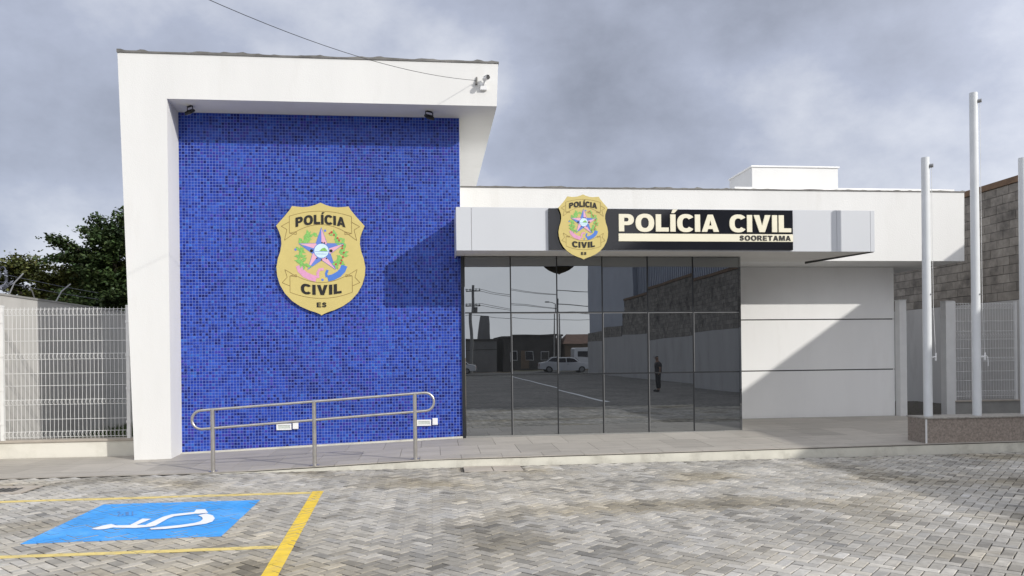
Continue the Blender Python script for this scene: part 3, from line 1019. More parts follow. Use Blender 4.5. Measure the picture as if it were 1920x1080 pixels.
# ---- two police shields
half = [(0, 0), (40, -18), (90, -33), (140, -38), (190, -34), (228, -30), (245, -60), (285, -110), (355, -190), (335, -235), (318, -285), (315, -340), (325, -400),
        (345, -460), (357, -530), (352, -600), (330, -675), (290, -745), (235, -805), (170, -850), (100, -882), (45, -900), (12, -915), (0, -925)]
outline = [(-x, y) for x, y in half[1:-1]]
outline = list(reversed(half)) + outline                # counter-clockwise seen from the front
def shield(name, x, y, ztop, k, label):
    """x, ztop: the middle of the top edge; k: metres per unit of the drawing; front face at y"""
    T = thing(name, (x, y, ztop), label, 'emblem', 'police shields on the station')
    AX, AY = (1, 0, 0), (0, 0, 1)
    d1 = 0.028
    def P(pts):
        return [(px * k, py * k) for px, py in pts]
    b = MB()
    b.prism(P(outline), (0, 0, 0), AX, AY, d1)
    n = len(outline)
    b.m = [0 if i == 0 else 1 for i in range(len(b.m))]
    b.build('shield_plate', [M['gold'], M['gold_edge']], T)
    def flat(nm, polys, mm, lift, parent=T, each=False, kind=None):
        if each:
            for q, pl in enumerate(polys):
                flat(nm, [pl], mm, lift + 0.00006 * q, parent)
            return
        b = MB()
        for q, pl in enumerate(polys):
            bm = bmesh.new()
            fc = bm.faces.new([bm.verts.new((p[0] * k, -lift - 0.00006 * q, p[1] * k)) for p in pl])
            fc.normal_update()
            if fc.normal.y > 0:
                fc.normal_flip()
            bmesh.ops.triangulate(bm, faces=[fc])
            bm.verts.index_update()
            b.add([v.co[:] for v in bm.verts], [[v.index for v in f.verts] for f in bm.faces])
            bm.free()
        return b.build(nm, mm, parent, kind=kind)
    def line(pts, w=3.6):
        out_ = []
        for (ax, ay), (bx, by) in zip(pts[:-1], pts[1:]):
            L = math.hypot(bx - ax, by - ay)
            nx_, ny_ = -(by - ay) / L * w / 2, (bx - ax) / L * w / 2
            out_.append([(ax + nx_, ay + ny_), (ax - nx_, ay - ny_), (bx - nx_, by - ny_), (bx + nx_, by + ny_)])
        return out_
    arc = lambda x0, x1, ye, ym: [(x0 + (x1 - x0) * i / 10, ye + (ym - ye) * (1 - ((i - 5) / 5) ** 2)) for i in range(11)]
    # drawing frame: x from the middle, y down from the top (negative)
    top = arc(-250, 250, -113, -70) + [(250, -250), (225, -240)]
    L_ = []
    L_ += line(arc(-250, 250, -113, -70)) + line(arc(-200, 200, -240, -180))
    for s in (-1, 1):
        L_ += line([(s * 250, -113), (s * 250, -252), (s * 195, -238), (s * 290, -310), (s * 270, -222), (s * 315, -195), (s * 252, -160)])
        L_ += line([(s * 250, -252), (s * 195, -262), (s * 195, -238)])
    flat('upper_ribbon', L_, M['brown_line'], 0.0012)
    L_ = line(arc(-190, 190, -605, -655)) + line(arc(-250, 250, -735, -785))
    for s in (-1, 1):
        L_ += line([(s * 250, -735), (s * 250, -600), (s * 195, -608), (s * 290, -548), (s * 272, -612), (s * 312, -655), (s * 252, -682)])
        L_ += line([(s * 250, -600), (s * 200, -590), (s * 195, -608)])
    flat('lower_ribbon', L_, M['brown_line'], 0.0012)
    # words
    def up(xx, zz):
        u = xx / (200 * k)
        return (xx, zz - 26 * k * u * u)
    def dn(xx, zz):
        u = xx / (165 * k)
        return (xx, zz + 16 * k * u * u)
    text_row('POLÍCIA', -200 * k, 200 * k, -176 * k, -100 * k, -0.008, 0.008, M['ink'], T, gap=0.10, warp=up)
    text_row('CIVIL', -163 * k, 163 * k, -757 * k, -676 * k, -0.008, 0.008, M['ink'], T, gap=0.13, warp=dn)
    text_row('ES', -38 * k, 40 * k, -858 * k, -818 * k, -0.006, 0.006, M['ink'], T, gap=0.16)
    # star with two-tone points
    cxx, cyy = 5, -395
    R0, R1 = 190, 76
    pt = lambda a, r: (cxx + r * math.sin(a), cyy + r * math.cos(a))
    bl, pk, oln = [], [], []
    for i in range(5):
        a = 2 * math.pi * i / 5
        tip, l_, rr = pt(a, R0), pt(a - math.pi / 5, R1), pt(a + math.pi / 5, R1)
        bl.append([(cxx, cyy), l_, tip])
        pk.append([(cxx, cyy), tip, rr])
        oln += line([l_, tip, rr], 2.4)
    flat('star_facet', bl, M['blue_flat'], 0.0030, each=True)
    flat('star_facet', pk, M['pink_flat'], 0.0034, each=True)
    flat('star_outline', oln, M['blue_ribbon'], 0.0044)
    circ = lambda x0, y0, r, n=20: [(x0 + r * math.cos(2 * math.pi * i / n), y0 + r * math.sin(2 * math.pi * i / n)) for i in range(n)]
    flat('disc_rim', [circ(cxx, cyy, 64)], M['blue_flat'], 0.0050)
    DISC = flat('disc', [circ(cxx, cyy, 58)], M['pale_disc'], 0.0058)
    flat('hill', [[(cxx - 20, cyy - 2), (cxx + 8, cyy + 22), (cxx + 26, cyy + 26), (cxx + 46, cyy + 4), (cxx + 46, cyy - 4)]], M['leaf_print'], 0.0066, DISC)
    flat('sea_line', [[(cxx - 52, cyy - 8), (cxx + 52, cyy - 8), (cxx + 52, cyy - 5), (cxx - 52, cyy - 5)], [(cxx - 44, cyy - 28), (cxx + 40, cyy - 28), (cxx + 40, cyy - 25), (cxx - 44, cyy - 25)]], M['blue_flat'], 0.0066, DISC)
    flat('dark_stud', [circ(cxx - 80, cyy, 13, 8), circ(cxx + 77, cyy, 13, 8), circ(cxx + 5, cyy + 66, 7, 6), circ(cxx + 24, cyy + 64, 7, 6), circ(cxx - 38, cyy - 62, 6, 6), circ(cxx + 40, cyy - 62, 6, 6), circ(cxx, cyy - 74, 6, 6)], M['ink'], 0.0072, each=True)
    # branches: leaves scattered along two bent twigs
    rn = random.Random(5)
    def branch(pts, nleaf, reds):
        lv = line(pts, 4)
        rd = []
        for i in range(nleaf):
            t_ = i / (nleaf - 1) * (len(pts) - 1)
            q = min(int(t_), len(pts) - 2)
            fx_ = t_ - q
            x_ = pts[q][0] * (1 - fx_) + pts[q + 1][0] * fx_
            y_ = pts[q][1] * (1 - fx_) + pts[q + 1][1] * fx_
            a = rn.uniform(0, 6.28)
            l_ = rn.uniform(34, 58)
            w_ = rn.uniform(8, 14)
            dx, dy = math.cos(a), math.sin(a)
            lv.append([(x_, y_), (x_ + dx * l_ * .5 - dy * w_, y_ + dy * l_ * .5 + dx * w_), (x_ + dx * l_, y_ + dy * l_), (x_ + dx * l_ * .5 + dy * w_, y_ + dy * l_ * .5 - dx * w_)])
            if reds and i % 4 == 1:
                rd.append(circ(x_ + rn.uniform(-12, 12), y_ + rn.uniform(-12, 12), 8, 7))
        return lv, rd
    lv, _ = branch([(-60, -255), (-110, -280), (-150, -325), (-170, -380), (-175, -430), (-160, -480), (-125, -520)], 46, False)
    flat('left_branch', lv, M['leaf_print'], 0.0021, kind='stuff')
    lv, rd = branch([(105, -265), (140, -300), (170, -345), (185, -400), (175, -450), (150, -490), (120, -515)], 40, True)
    flat('right_branch', lv, M['leaf_print'], 0.0021, kind='stuff')
    flat('berry', rd + [circ(88, -242, 9, 8), circ(72, -252, 7, 7)], M['red_print'], 0.0078, kind='stuff')
    flat('small_star', [circ(35, -230, 11, 6), circ(-203, -385, 11, 6), circ(10, -632, 11, 6)], M['blue_flat'], 0.0026, each=True)
    # two motto ribbons under the star
    def band(pts, w):
        up_, dn_ = [], []
        for i, (px, py) in enumerate(pts):
            a = pts[max(i - 1, 0)]
            c = pts[min(i + 1, len(pts) - 1)]
            L = math.hypot(c[0] - a[0], c[1] - a[1])
            nx_, ny_ = -(c[1] - a[1]) / L * w / 2, (c[0] - a[0]) / L * w / 2
            up_.append((px + nx_, py + ny_))
            dn_.append((px - nx_, py - ny_))
        return [[dn_[i], dn_[i + 1], up_[i + 1], up_[i]] for i in range(len(pts) - 1)]
    flat('pink_motto_ribbon', band([(-178, -515), (-165, -555), (-130, -590), (-85, -612), (-40, -625)], 50) + band([(-25, -618), (-28, -575), (-15, -550), (20, -545)], 22), M['pink_ribbon'], 0.0028)
    flat('blue_motto_ribbon', band([(188, -515), (172, -555), (140, -588), (95, -612), (52, -622)], 50) + band([(45, -612), (40, -580), (52, -552)], 20), M['blue_ribbon'], 0.0028)
    return T
shield('police_shield', -1.868, 13.15, 4.233, 1.92 / 925, 'large gold police shield on the blue mosaic wall')
shield('police_shield', 2.437, 12.00, 4.175, 1.05 / 925, 'smaller gold police shield overlapping the black sign above the glass front')

# ---- black name board on the canopy
T = thing('name_board', (3.94, 12.06, 3.63), 'long black sign board with cream lettering above the glass front', 'sign')
def nb(b, name, mm, parent=None):
    b.v = [(v[0] - 3.94, v[1] - 12.06, v[2] - 3.63) for v in b.v]
    return b.build(name, mm, parent or T)
b = MB()
b.box(1.885, 5.992, 12.055, 12.097, 3.298, 3.958, bev=0.003)
nb(b, 'board', M['sign_black'])
text_row('POLÍCIA CIVIL', 3.03, 5.955, 3.590, 3.872, 12.035, 0.019, M['cream_letter'], T, (3.94, 12.06, 3.63), gap=0.085, space=0.40)
b = MB()
b.box(3.026, 5.988, 12.040, 12.054, 3.430, 3.556, bev=0.002)
BAR = nb(b, 'underline_bar', M['cream_letter'])
text_row('SOORETAMA', 5.06, 5.945, 3.449, 3.532, 12.034, 0.006, M['ink'], BAR, (3.94, 12.06, 3.63), gap=0.12)

# ---- floodlights under the roof slab
def floodlight(x, rz, label):
    t = thing('floodlight', (x, 12.86, 5.737), label, 'floodlight', 'floodlights under the tower roof', rz)
    b = MB()
    b.box(-0.05, 0.05, -0.02, 0.02, -0.012, -0.001)
    b.tube([(-0.07, 0, -0.012), (-0.075, 0, -0.09), (-0.075, 0.0, -0.11)], 0.008, 6)
    b.tube([(0.07, 0, -0.012), (0.075, 0, -0.09), (0.075, 0.0, -0.11)], 0.008, 6)
    b.tube([(-0.07, 0, -0.014), (0.07, 0, -0.014)], 0.008, 6)
    b.build('bracket', M['black'], t)
    h = MB()
    ca, sa = math.cos(R(38)), math.sin(R(38))
    def rot(v):
        return (v[0], v[1] * ca - v[2] * sa, v[1] * sa + v[2] * ca - 0.105)
    h.box(-0.072, 0.072, -0.055, 0.055, -0.018, 0.018, bev=0.004)
    for i in range(5):
        h.box(-0.06 + i * 0.028, -0.053 + i * 0.028, -0.05, 0.05, 0.0185, 0.035)
    h.v = [rot(v) for v in h.v]
    h.build('housing', M['black'], t)
    g = MB()
    g.box(-0.06, 0.06, -0.045, 0.045, -0.021, -0.0185)
    g.v = [rot(v) for v in g.v]
    g.build('lens', M['lens'], t)
    return t
floodlight(-3.90, R(-40), 'black floodlight at the left corner under the roof slab')
floodlight(-0.01, R(35), 'black floodlight near the right end under the roof slab')

# ---- security camera and its cable
T = thing('security_camera', (0.89, 12.53, 6.10), 'white bullet security camera on the right end of the roof beam', 'camera')
b = MB()
b.box(-0.055, 0.055, -0.05, -0.001, -0.115, -0.005, bev=0.008)
b.build('junction_box', M['plastic'], T)
b = MB()
b.tube([(0, -0.05, -0.03), (0.005, -0.09, 0.0), (0.02, -0.10, 0.035)], 0.014, 8)
b.build('arm', M['plastic'], T)
b = MB()
d_ = Vector((0.30, -0.93, -0.12)).normalized()
p0 = Vector((0.01, -0.06, 0.055))
b.tube([p0, p0 + d_ * 0.17], 0.034, 14)
BAR = b.build('barrel', M['plastic'], T)
b = MB()
b.tube([p0 + d_ * 0.171, p0 + d_ * 0.178], 0.031, 14)
b.build('lens', M['black'], BAR)
b = MB()
b.box(-0.022, 0.022, 0.0, 0.20, -0.006, 0.0)
mt = d_.to_track_quat('Y', 'Z').to_matrix()
b.v = [tuple(mt @ Vector(v) + p0 + Vector((0, 0, 0.041))) for v in b.v]
b.build('sun_visor', M['plastic'], BAR)
T = thing('cable_anchor', (0.77, 12.53, 6.135), 'small grey cable anchor beside the security camera', 'anchor')
b = MB()
b.hexa([(-0.018, -0.05, -0.05), (0.018, -0.05, -0.05), (0.018, -0.001, -0.05), (-0.018, -0.001, -0.05)], [(0.0, -0.02, 0.075), (0.018, -0.02, 0.075), (0.018, -0.001, 0.075), (0.0, -0.001, 0.075)])
b.build('wedge', M['flash'], T)
b = MB()
b.tube([(-0.005, -0.03, -0.03), (-0.02, -0.055, -0.02), (-0.005, -0.06, 0.0)], 0.006, 6)
b.build('hook', M['alu'], T)
A = Vector((0.765, 12.47, 6.135))
B2 = Vector((-6.0, 2.0, 6.3))
pts = []
for i in range(41):
    s = i / 40
    p = A.lerp(B2, s)
    p.z = 6.135 + (5.82 - 6.135) * s - 4 * 0.80 * s * (1 - s)
    pts.append(p)
b = MB()
b.tube(pts, 0.0036, 6)
b.build('overhead_cable', M['wire'], label='thin black cable sagging across the sky to the roof beam', cat='cable')

# ---- little fittings low on the mosaic
for k, (x0, z0, la, lb) in enumerate(((-2.643, 0.394, 'low white wall light with grey panel at the middle of the mosaic', 'white square socket cover right of the middle wall light'),
                                      (-0.285, 0.415, 'low white wall light with grey panel behind the right rail post', 'white square socket cover nearest the glass front'))):
    t = thing('wall_light', (x0 + 0.123, 13.195, z0 + 0.036), la, 'wall light', 'low wall lights')
    b = MB()
    b.box(-0.123, 0.123, -0.03, 0, -0.052, -0.030)
    b.box(-0.123, 0.123, -0.03, 0, 0.030, 0.052)
    b.box(-0.123, -0.098, -0.03, 0, -0.0295, 0.0295)
    b.box(0.098, 0.123, -0.03, 0, -0.0295, 0.0295)
    b.build('frame', M['plastic'], t)
    b = MB()
    b.box(-0.0975, 0.0975, -0.022, 0, -0.0295, 0.0295)
    b.build('lens', M['grey_plastic'], t)
    t = thing('socket_cover', (x0 + 0.315, 13.195, z0 + 0.052), lb, 'socket', 'white socket covers')
    b = MB()
    b.box(-0.046, 0.046, -0.035, 0, -0.06, 0.06, bev=0.006)
    b.build('box', M['plastic'], t)
    b = MB()
    b.box(-0.040, 0.040, -0.040, -0.0355, -0.052, 0.052, bev=0.002)
    b.build('flap', M['plastic'], t)

# ---- stainless handrail on the ramp
T = thing('handrail', (-1.68, 11.0, 0.06), 'stainless steel double handrail with rounded ends along the ramp', 'handrail')
def hr(b, name, mm, parent=None):
    b.v = [(v[0] + 1.68, v[1] - 11.0, v[2] - 0.06) for v in b.v]
    return b.build(name, mm, parent or T)
zr = lambda x: 0.886 + (x + 3.078) * 0.0628             # top rail height
DR = 0.262
loop = []
xa, xb = -3.225, -0.118
for i in range(13):
    a = math.pi / 2 + math.pi * i / 12
    loop.append((xa + math.cos(a) * DR / 2, 11.0, zr(xa) - DR / 2 + math.sin(a) * DR / 2))
for i in range(13):
    a = -math.pi / 2 + math.pi * i / 12
    loop.append((xb + math.cos(a) * DR / 2, 11.0, zr(xb) - DR / 2 + math.sin(a) * DR / 2))
b = MB()
b.tube(loop, 0.0195, 10, closed=True)
hr(b, 'rail_loop', M['steel'])
for x in (-3.078, -1.683, -0.262):
    b = MB()
    b.cyl((x, 11.0, z_walk(x, 11.0) + 0.006), (x, 11.0, zr(x) + 0.004), 0.029, 14)
    p = hr(b, 'post', M['steel'])
    b = MB()
    b.cyl((x, 11.0, z_walk(x, 11.0) - 0.004), (x, 11.0, z_walk(x, 11.0) + 0.010), 0.062, 18)
    hr(b, 'base_flange', M['steel'], p)

# ================================================================== LEFT: plinth, mesh fence, boundary wall, razor wire
T = thing('plinth_wall', (-5.9, 13.2, 0), 'low cream plinth wall under the wire fence left of the tower', 'wall')
b = MB()
b.box(-1.22, 1.185, -0.10, 0.10, -0.1, 0.262)
b.build('plinth', M['cream'], T)
b = MB()
b.box(-1.22, 1.19, -0.125, 0.125, 0.263, 0.305, bev=0.006)
b.build('capping', M['concrete'], T)
def mesh_panel(T, x0, x1, y, levels, folds, z0, z1, step, rv, rh, post_w, mm):
    b = MB()
    n = int((x1 - x0) / step)
    for i in range(n + 1):
        x = x0 + (x1 - x0) * i / n
        b.tube([(x, y, z0), (x, y, z1)], rv, 5, caps=False)
    for z in levels:
        b.tube([(x0, y - 0.004, z), (x1, y - 0.004, z)], rh, 5, caps=False)
    for z in folds:
        for i in range(n + 1):
            x = x0 + (x1 - x0) * i / n
            b.tube([(x, y, z + .05), (x, y - 0.045, z), (x, y, z - .05)], rv, 4, caps=False)
    return b.build('wire_mesh', mm, T)
T = thing('wire_fence', (-5.96, 13.1, 0.31), 'white wire mesh fence on the plinth left of the tower', 'fence')
lv = [2.44, 2.34, 2.12, 1.92, 1.71, 1.62, 1.39, 1.19, 0.96, 0.88, 0.64, 0.44, 0.35]
mesh_panel(T, -0.96, 0.93, 0, [z - .31 for z in lv], [2.39 - .31, 1.665 - .31, 0.92 - .31, 0.395 - .31], 0.01, 2.16, 0.0615, 0.0033, 0.0042, 0, M['white_metal'])
for x in (-0.995, 0.965):
    b = MB()
    b.box(x - 0.026, x + 0.026, -0.026, 0.026, -0.005, 2.16)
    p = b.build('post', M['white_metal'], T)
    b = MB()
    b.box(x - 0.03, x + 0.03, -0.03, 0.03, 2.161, 2.19, bev=0.006)
    b.build('cap', M['white_metal'], p)
    b = MB()
    for z in (0.25, 0.8, 1.35, 1.9):
        b.box(x - 0.034, x + 0.034, -0.034, -0.027, z, z + 0.04)
    b.build('clamp', M['white_metal'], p)

T = thing('boundary_wall', (-7.26, 18, 0), 'tall pale boundary wall running back behind the left wire fence', 'wall')
b = MB()
b.box(-0.09, 0.10, -8.5, 10, -0.2, 2.70)
b.build('wall', M['old_wall'], T)
b = MB()
b.box(-0.11, 0.115, -8.5, 10, 2.701, 2.735)
b.build('capping', M['grey_conc'], T)
# ground behind the fence
b = MB()
b.add([(-7.2, 13.32, 0.02), (-4.7, 13.32, 0.02), (-4.7, 28, 0.02), (-7.2, 28, 0.02)], [(0, 1, 2, 3)])
b.build('side_yard', M['grass'], kind='structure')
rn = random.Random(11)
def grass_blades(name, x0, x1, y0, y1, z, n, h):
    V, F, C = [], [], []
    for i in range(n):
        x, y = rn.uniform(x0, x1), rn.uniform(y0, y1)
        a = rn.uniform(0, 6.28)
        w = rn.uniform(0.006, 0.014)
        hh = h * rn.uniform(0.4, 1.2)
        lx, ly = rn.gauss(0, 0.3) * hh, rn.gauss(0, 0.3) * hh
        k = len(V)
        V += [(x - math.cos(a) * w, y - math.sin(a) * w, z), (x + math.cos(a) * w, y + math.sin(a) * w, z), (x + lx, y + ly, z + hh)]
        F.append((k, k + 1, k + 2))
        c = rn.uniform(0.6, 1.3)
        C += [(0.07 * c, 0.10 * c, 0.035 * c, 1)] * 3
    me = bpy.data.meshes.new(name)
    me.from_pydata(V, [], F)
    set_col(me, C)
    me.materials.append(M['leaf'])
    return link(name, me, kind='stuff')
grass_blades('grass', -7.1, -4.75, 13.4, 20, 0.02, 5000, 0.16)

T = thing('razor_wire', (-7.25, 13.0, 2.735), 'coil of razor wire with metal arms on top of the left boundary wall', 'razor wire')
b = MB()
pts = []
for i in range(int(26 * 7.0)):
    a = i / 26 * 2 * math.pi
    y = -2.7 + i / 26 * 0.47
    rr = 0.21 + 0.02 * math.sin(i * .7)
    pts.append((rr * math.cos(a) + 0.03, y + 0.05 * math.sin(a * 3), 0.27 + rr * math.sin(a)))
b.tube(pts, 0.009, 4)
pts2 = [(p[0] * -0.92, p[1] + 0.17, 0.27 + (p[2] - 0.27) * -0.92) for p in pts]
b.tube(pts2, 0.009, 4)
pts3 = [(p[0] * 0.8 + .02, p[1] + 0.09, 0.24 + (p[2] - 0.27) * 0.8) for p in pts]
b.tube(pts3, 0.007, 4)
COIL = b.build('coil', M['razor'], T)
b = MB()
for p, q in zip((pts + pts2)[:-1], (pts + pts2)[1:]):
    p, q = Vector(p), Vector(q)
    d = (q - p)
    if d.length > 0.3:
        continue
    for s in (0.2, 0.7):
        c = p.lerp(q, s)
        t_ = d.normalized().cross(Vector((rn.uniform(-1, 1), rn.uniform(-1, 1), rn.uniform(-1, 1)))).normalized() * 0.034
        dd = d.normalized() * 0.014
        b.add([c + t_ - dd * 2, c + dd, c - t_ - dd * 2, c - dd * 2], [(0, 1, 2, 3)])
b.build('barb', M['razor'], COIL, kind='stuff')
for y, lean, h in ((0.87, 0.48, 0.42), (1.75, -0.25, 0.24), (2.5, 0.62, 0.40)):
    b = MB()
    b.tube([(0, y, -0.02), (0.0, y + lean * 0.4, h * .55), (0, y + lean, h)], 0.013, 6)
    b.build('support_arm', M['alu'], T)
b = MB()
for z, yy in ((0.20, 4.4), (0.34, 4.4)):
    b.tube([(0.0, -3, z + 0.05), (0.0, 0.9, z), (0, 2.6, z - .02), (0, yy, z - .01)], 0.004, 4)
b.build('strand', M['razor'], T)

# ---- trees behind the left wall
def tree(x, y, h, blobs, nleaf, size, col, label, seed, cat='tree'):
    """blobs: (dx, dy, z, rx, ry, rz, weight) lobes of leaf sprays"""
    rn = random.Random(seed)
    T = thing('tree', (x, y, 0), label, cat, 'trees behind the left boundary wall')
    b = MB()
    zt = min(bl[2] for bl in blobs) * 0.75
    b.tube([(0, 0, -0.2), (0.05, 0.02, zt * .5), (-0.03, 0.0, zt)], [0.22, 0.17, 0.14], 9)
    b.build('trunk', M['bark'], T)
    twigs = []
    b = MB()
    for (dx, dy, z, rx, ry, rz, w) in blobs:
        mid_ = Vector((dx * .45, dy * .45, zt + (z - zt) * .55 + .15))
        end = Vector((dx, dy, z))
        b.tube([(-0.03, 0, zt - .05), mid_, end], [0.10, 0.06, 0.03], 6)
        for k in range(int(9 * w)):
            while True:
                q = Vector((rn.uniform(-1, 1), rn.uniform(-1, 1), rn.uniform(-1, 1)))
                if 0.25 < q.length < 1:
                    break
            tip = end + Vector((q.x * rx, q.y * ry, q.z * rz))
            base_ = mid_.lerp(end, rn.uniform(0.4, 1.0))
            m_ = base_.lerp(tip, 0.5) + Vector((rn.gauss(0, .1), rn.gauss(0, .1), rn.gauss(0, .08)))
            b.tube([base_, m_, tip], [0.028, 0.016, 0.006], 4, caps=False)
            twigs.append((base_, m_, tip))
    b.build('limb', M['bark'], T)
    V, F, C = [], [], []
    for i in range(nleaf):
        base_, m_, tip = twigs[rn.randrange(len(twigs))]
        s = rn.uniform(0.25, 1.08)
        c = base_.lerp(m_, s * 2) if s < .5 else m_.lerp(tip, (s - .5) * 2)
        c = c + Vector((rn.gauss(0, .15), rn.gauss(0, .15), rn.gauss(0, .07)))
        L = size * rn.uniform(0.6, 1.4)
        d = (tip - m_).normalized() + Vector((rn.gauss(0, .8), rn.gauss(0, .8), rn.gauss(0, .45)))
        d.normalize()
        s_ = d.cross(Vector((rn.gauss(0, .5), rn.gauss(0, .5), 1))).normalized() * L * 0.36
        k = len(V)
        V += [c - d * L * .5, c + s_, c + d * L * .55 - Vector((0, 0, L * .12)), c - s_]
        F.append((k, k + 1, k + 2, k + 3))
        g = rn.uniform(0.7, 1.3)
        y_ = rn.random() ** 2 * 0.5
        g *= 1.0 + 0.35 * noise.noise(c * 1.3)
        C += [(col[0] * g * (1 + y_), col[1] * g * (1 + .3 * y_), col[2] * g, 1)] * 4
    me = bpy.data.meshes.new('crown')
    me.from_pydata([tuple(v) for v in V], [], F)
    set_col(me, C)
    me.materials.append(M['leaf'])
    link('crown', me, T)
    return T
tree(-9.7, 25.5, 7, [(-1.2, 0, 5.0, 1.25, 1.2, .7, 2.4), (0.2, 0.2, 5.5, 1.3, 1.3, .9, 2.2), (-0.3, .2, 4.2, 1.5, 1.4, .6, 2.2), (-1.0, 0, 3.5, 1.2, 1.2, .7, 2.2), (0.4, -.2, 3.6, 1.2, 1.2, .7, 2.0), (0.8, 0, 6.1, 1.0, 1.0, .5, 1.6), (-.9, .1, 5.9, .45, .5, .3, .5)],
     42000, 0.115, (0.036, 0.066, 0.022), 'taller dark green tree against the edge of the tower', 3)
tree(-12.2, 26.6, 5, [(-1.3, 0, 4.75, 1.0, .9, .30, 1.8), (0.2, 0, 4.3, 1.2, 1.1, .5, 2.4), (1.5, -.3, 4.3, 1.4, 1.1, .6, 2.8), (-0.8, .2, 3.7, 1.3, 1.1, .6, 2.6), (0.9, 0, 3.5, 1.5, 1.2, .6, 3.0), (2.5, 0, 3.6, 1.3, 1.1, .7, 2.8), (-2.0, 0, 4.2, .7, .7, .25, .9), (1.0, 0, 5.0, .6, .6, .15, .7), (2.6, -.4, 4.4, .9, .8, .5, 1.8)],
     44000, 0.11, (0.066, 0.085, 0.022), 'lower olive yellow tree behind the razor wire', 9)

# ================================================================== RIGHT: planter, flagpoles, fence, side wall
T = thing('granite_planter', (10.55, 11.2, 0.16), 'low brown granite wall carrying the flagpoles', 'planter')
b = MB()
b.box(-2.98, 3.0, -0.225, 0.225, -0.1, 0.378)
b.build('cladding', M['granite'], T)
b = MB()
b.box(-2.99, 3.0, -0.245, 0.245, 0.379, 0.402, bev=0.003)
b.build('cap_slab', M['granite_top'], T)
b = MB()
b.box(-2.992, -2.966, -0.237, -0.2255, -0.01, 0.375)
b.build('corner_trim', M['white_metal'], T)

def flagpole(x, h, label, rope):
    t = thing('flagpole', (x, 11.2, 0.562), label, 'flagpole', 'white flagpoles on the granite wall')
    b = MB()
    b.tube([(0, 0, 0.0), (0, 0, h * .5), (0, 0, h)], [0.066, 0.064, 0.060], 20)
    b.build('pole', M['pole'], t)
    b = MB()
    b.cyl((0.035, -0.03, h - 0.14), (0.082, -0.075, h - 0.14), 0.030, 12)
    b.build('pulley', M['alu'], t)
    b = MB()
    b.tube([(0.055, -0.02, 0.93), (0.115, -0.03, 0.935)], 0.011, 8)
    b.tube([(0.118, -0.03, 0.875), (0.122, -0.03, 0.995)], 0.013, 8)
    b.build('cleat', M['plastic'], t)
    b = MB()
    b.cyl((0.025, -0.056, 1.92), (0.03, -0.075, 1.92), 0.012, 8)
    b.build('bolt', M['alu'], t)
    b = MB()
    b.tube([(0.072, -0.045, h - 0.15), (0.078, -0.04, h * .6), (0.085, -0.035, 1.7), (0.118, -0.03, 0.96)], 0.0035, 5)
    if rope:
        b.tube([(0.125, -0.035, 0.95), (0.15, -0.04, 0.93), (0.168, -0.04, 0.86), (0.165, -0.04, 0.78)], 0.009, 6)
    b.build('halyard', M['white_metal'], t)
    return t
flagpole(7.765, 4.08, 'shorter white flagpole at the left end of the granite wall', False)
flagpole(8.595, 5.12, 'tallest white flagpole in the middle of the granite wall', True)
flagpole(9.425, 4.10, 'white flagpole cut by the right edge of the picture', False)

def fence_post(x0, x1, y0, y1, z1, label):
    t = thing('gate_post', ((x0 + x1) / 2, (y0 + y1) / 2, 0.18), label, 'post', 'white posts of the side gate')
    b = MB()
    hx, hy = (x1 - x0) / 2, (y1 - y0) / 2
    b.box(-hx, hx, -hy, hy, 0, z1 - 0.18 - .012, bev=0.006)
    b.build('post', M['white_metal'], t)
    b = MB()
    b.box(-hx - .006, hx + .006, -hy - .006, hy + .006, z1 - .191, z1 - .175, bev=0.003)
    b.build('cap', M['white_metal'], t)
    b = MB()
    for z in (0.45, 1.2, 1.95):
        b.cyl((hx - .002, 0, z), (hx - .002, 0, z + .10), 0.014, 8)
    b.build('hinge', M['white_metal'], t)
fence_post(9.965, 10.12, 15.28, 15.44, 2.69, 'white gate post against the right corner of the building')
fence_post(11.085, 11.285, 15.36, 15.54, 2.665, 'white gate post left of the mesh panel')
T = thing('wire_fence', (12.06, 15.45, 0.53), 'white wire mesh panel behind the flagpoles', 'fence')
mesh_panel(T, -0.70, 0.70, 0, [2.09, 1.98, 1.70, 1.48, 1.30, 1.10, 0.90, 0.82, 0.6, 0.40, 0.17, 0.06], [2.04, 1.38, 0.86, 0.12], 0.0, 2.10, 0.0615, 0.004, 0.0048, 0, M['white_metal'])
for x in (-0.725, 0.725):
    b = MB()
    b.box(x - 0.024, x + 0.024, -0.024, 0.024, -0.03, 2.13)
    b.build('post', M['white_metal'], T)
T = thing('plinth_wall', (12.43, 15.45, 0.18), 'low grey plinth wall under the mesh panel at the right', 'wall')
b = MB()
b.box(-1.14, 1.14, -0.09, 0.09, -0.05, 0.29)
b.build('plinth', M['grey_conc'], T)
b = MB()
b.box(-1.15, 1.14, -0.11, 0.11, 0.291, 0.318)
b.build('capping', M['concrete'], T)
b = MB()
b.add([(9.96, 15.7, 0.06), (13.6, 15.7, 0.06), (13.6, 40, 0.06), (9.96, 40, 0.06)], [(0, 1, 2, 3)])
b.build('back_yard', M['grass'], kind='structure')
grass_blades('grass', 10.0, 13.5, 15.8, 21, 0.06, 4000, 0.14)

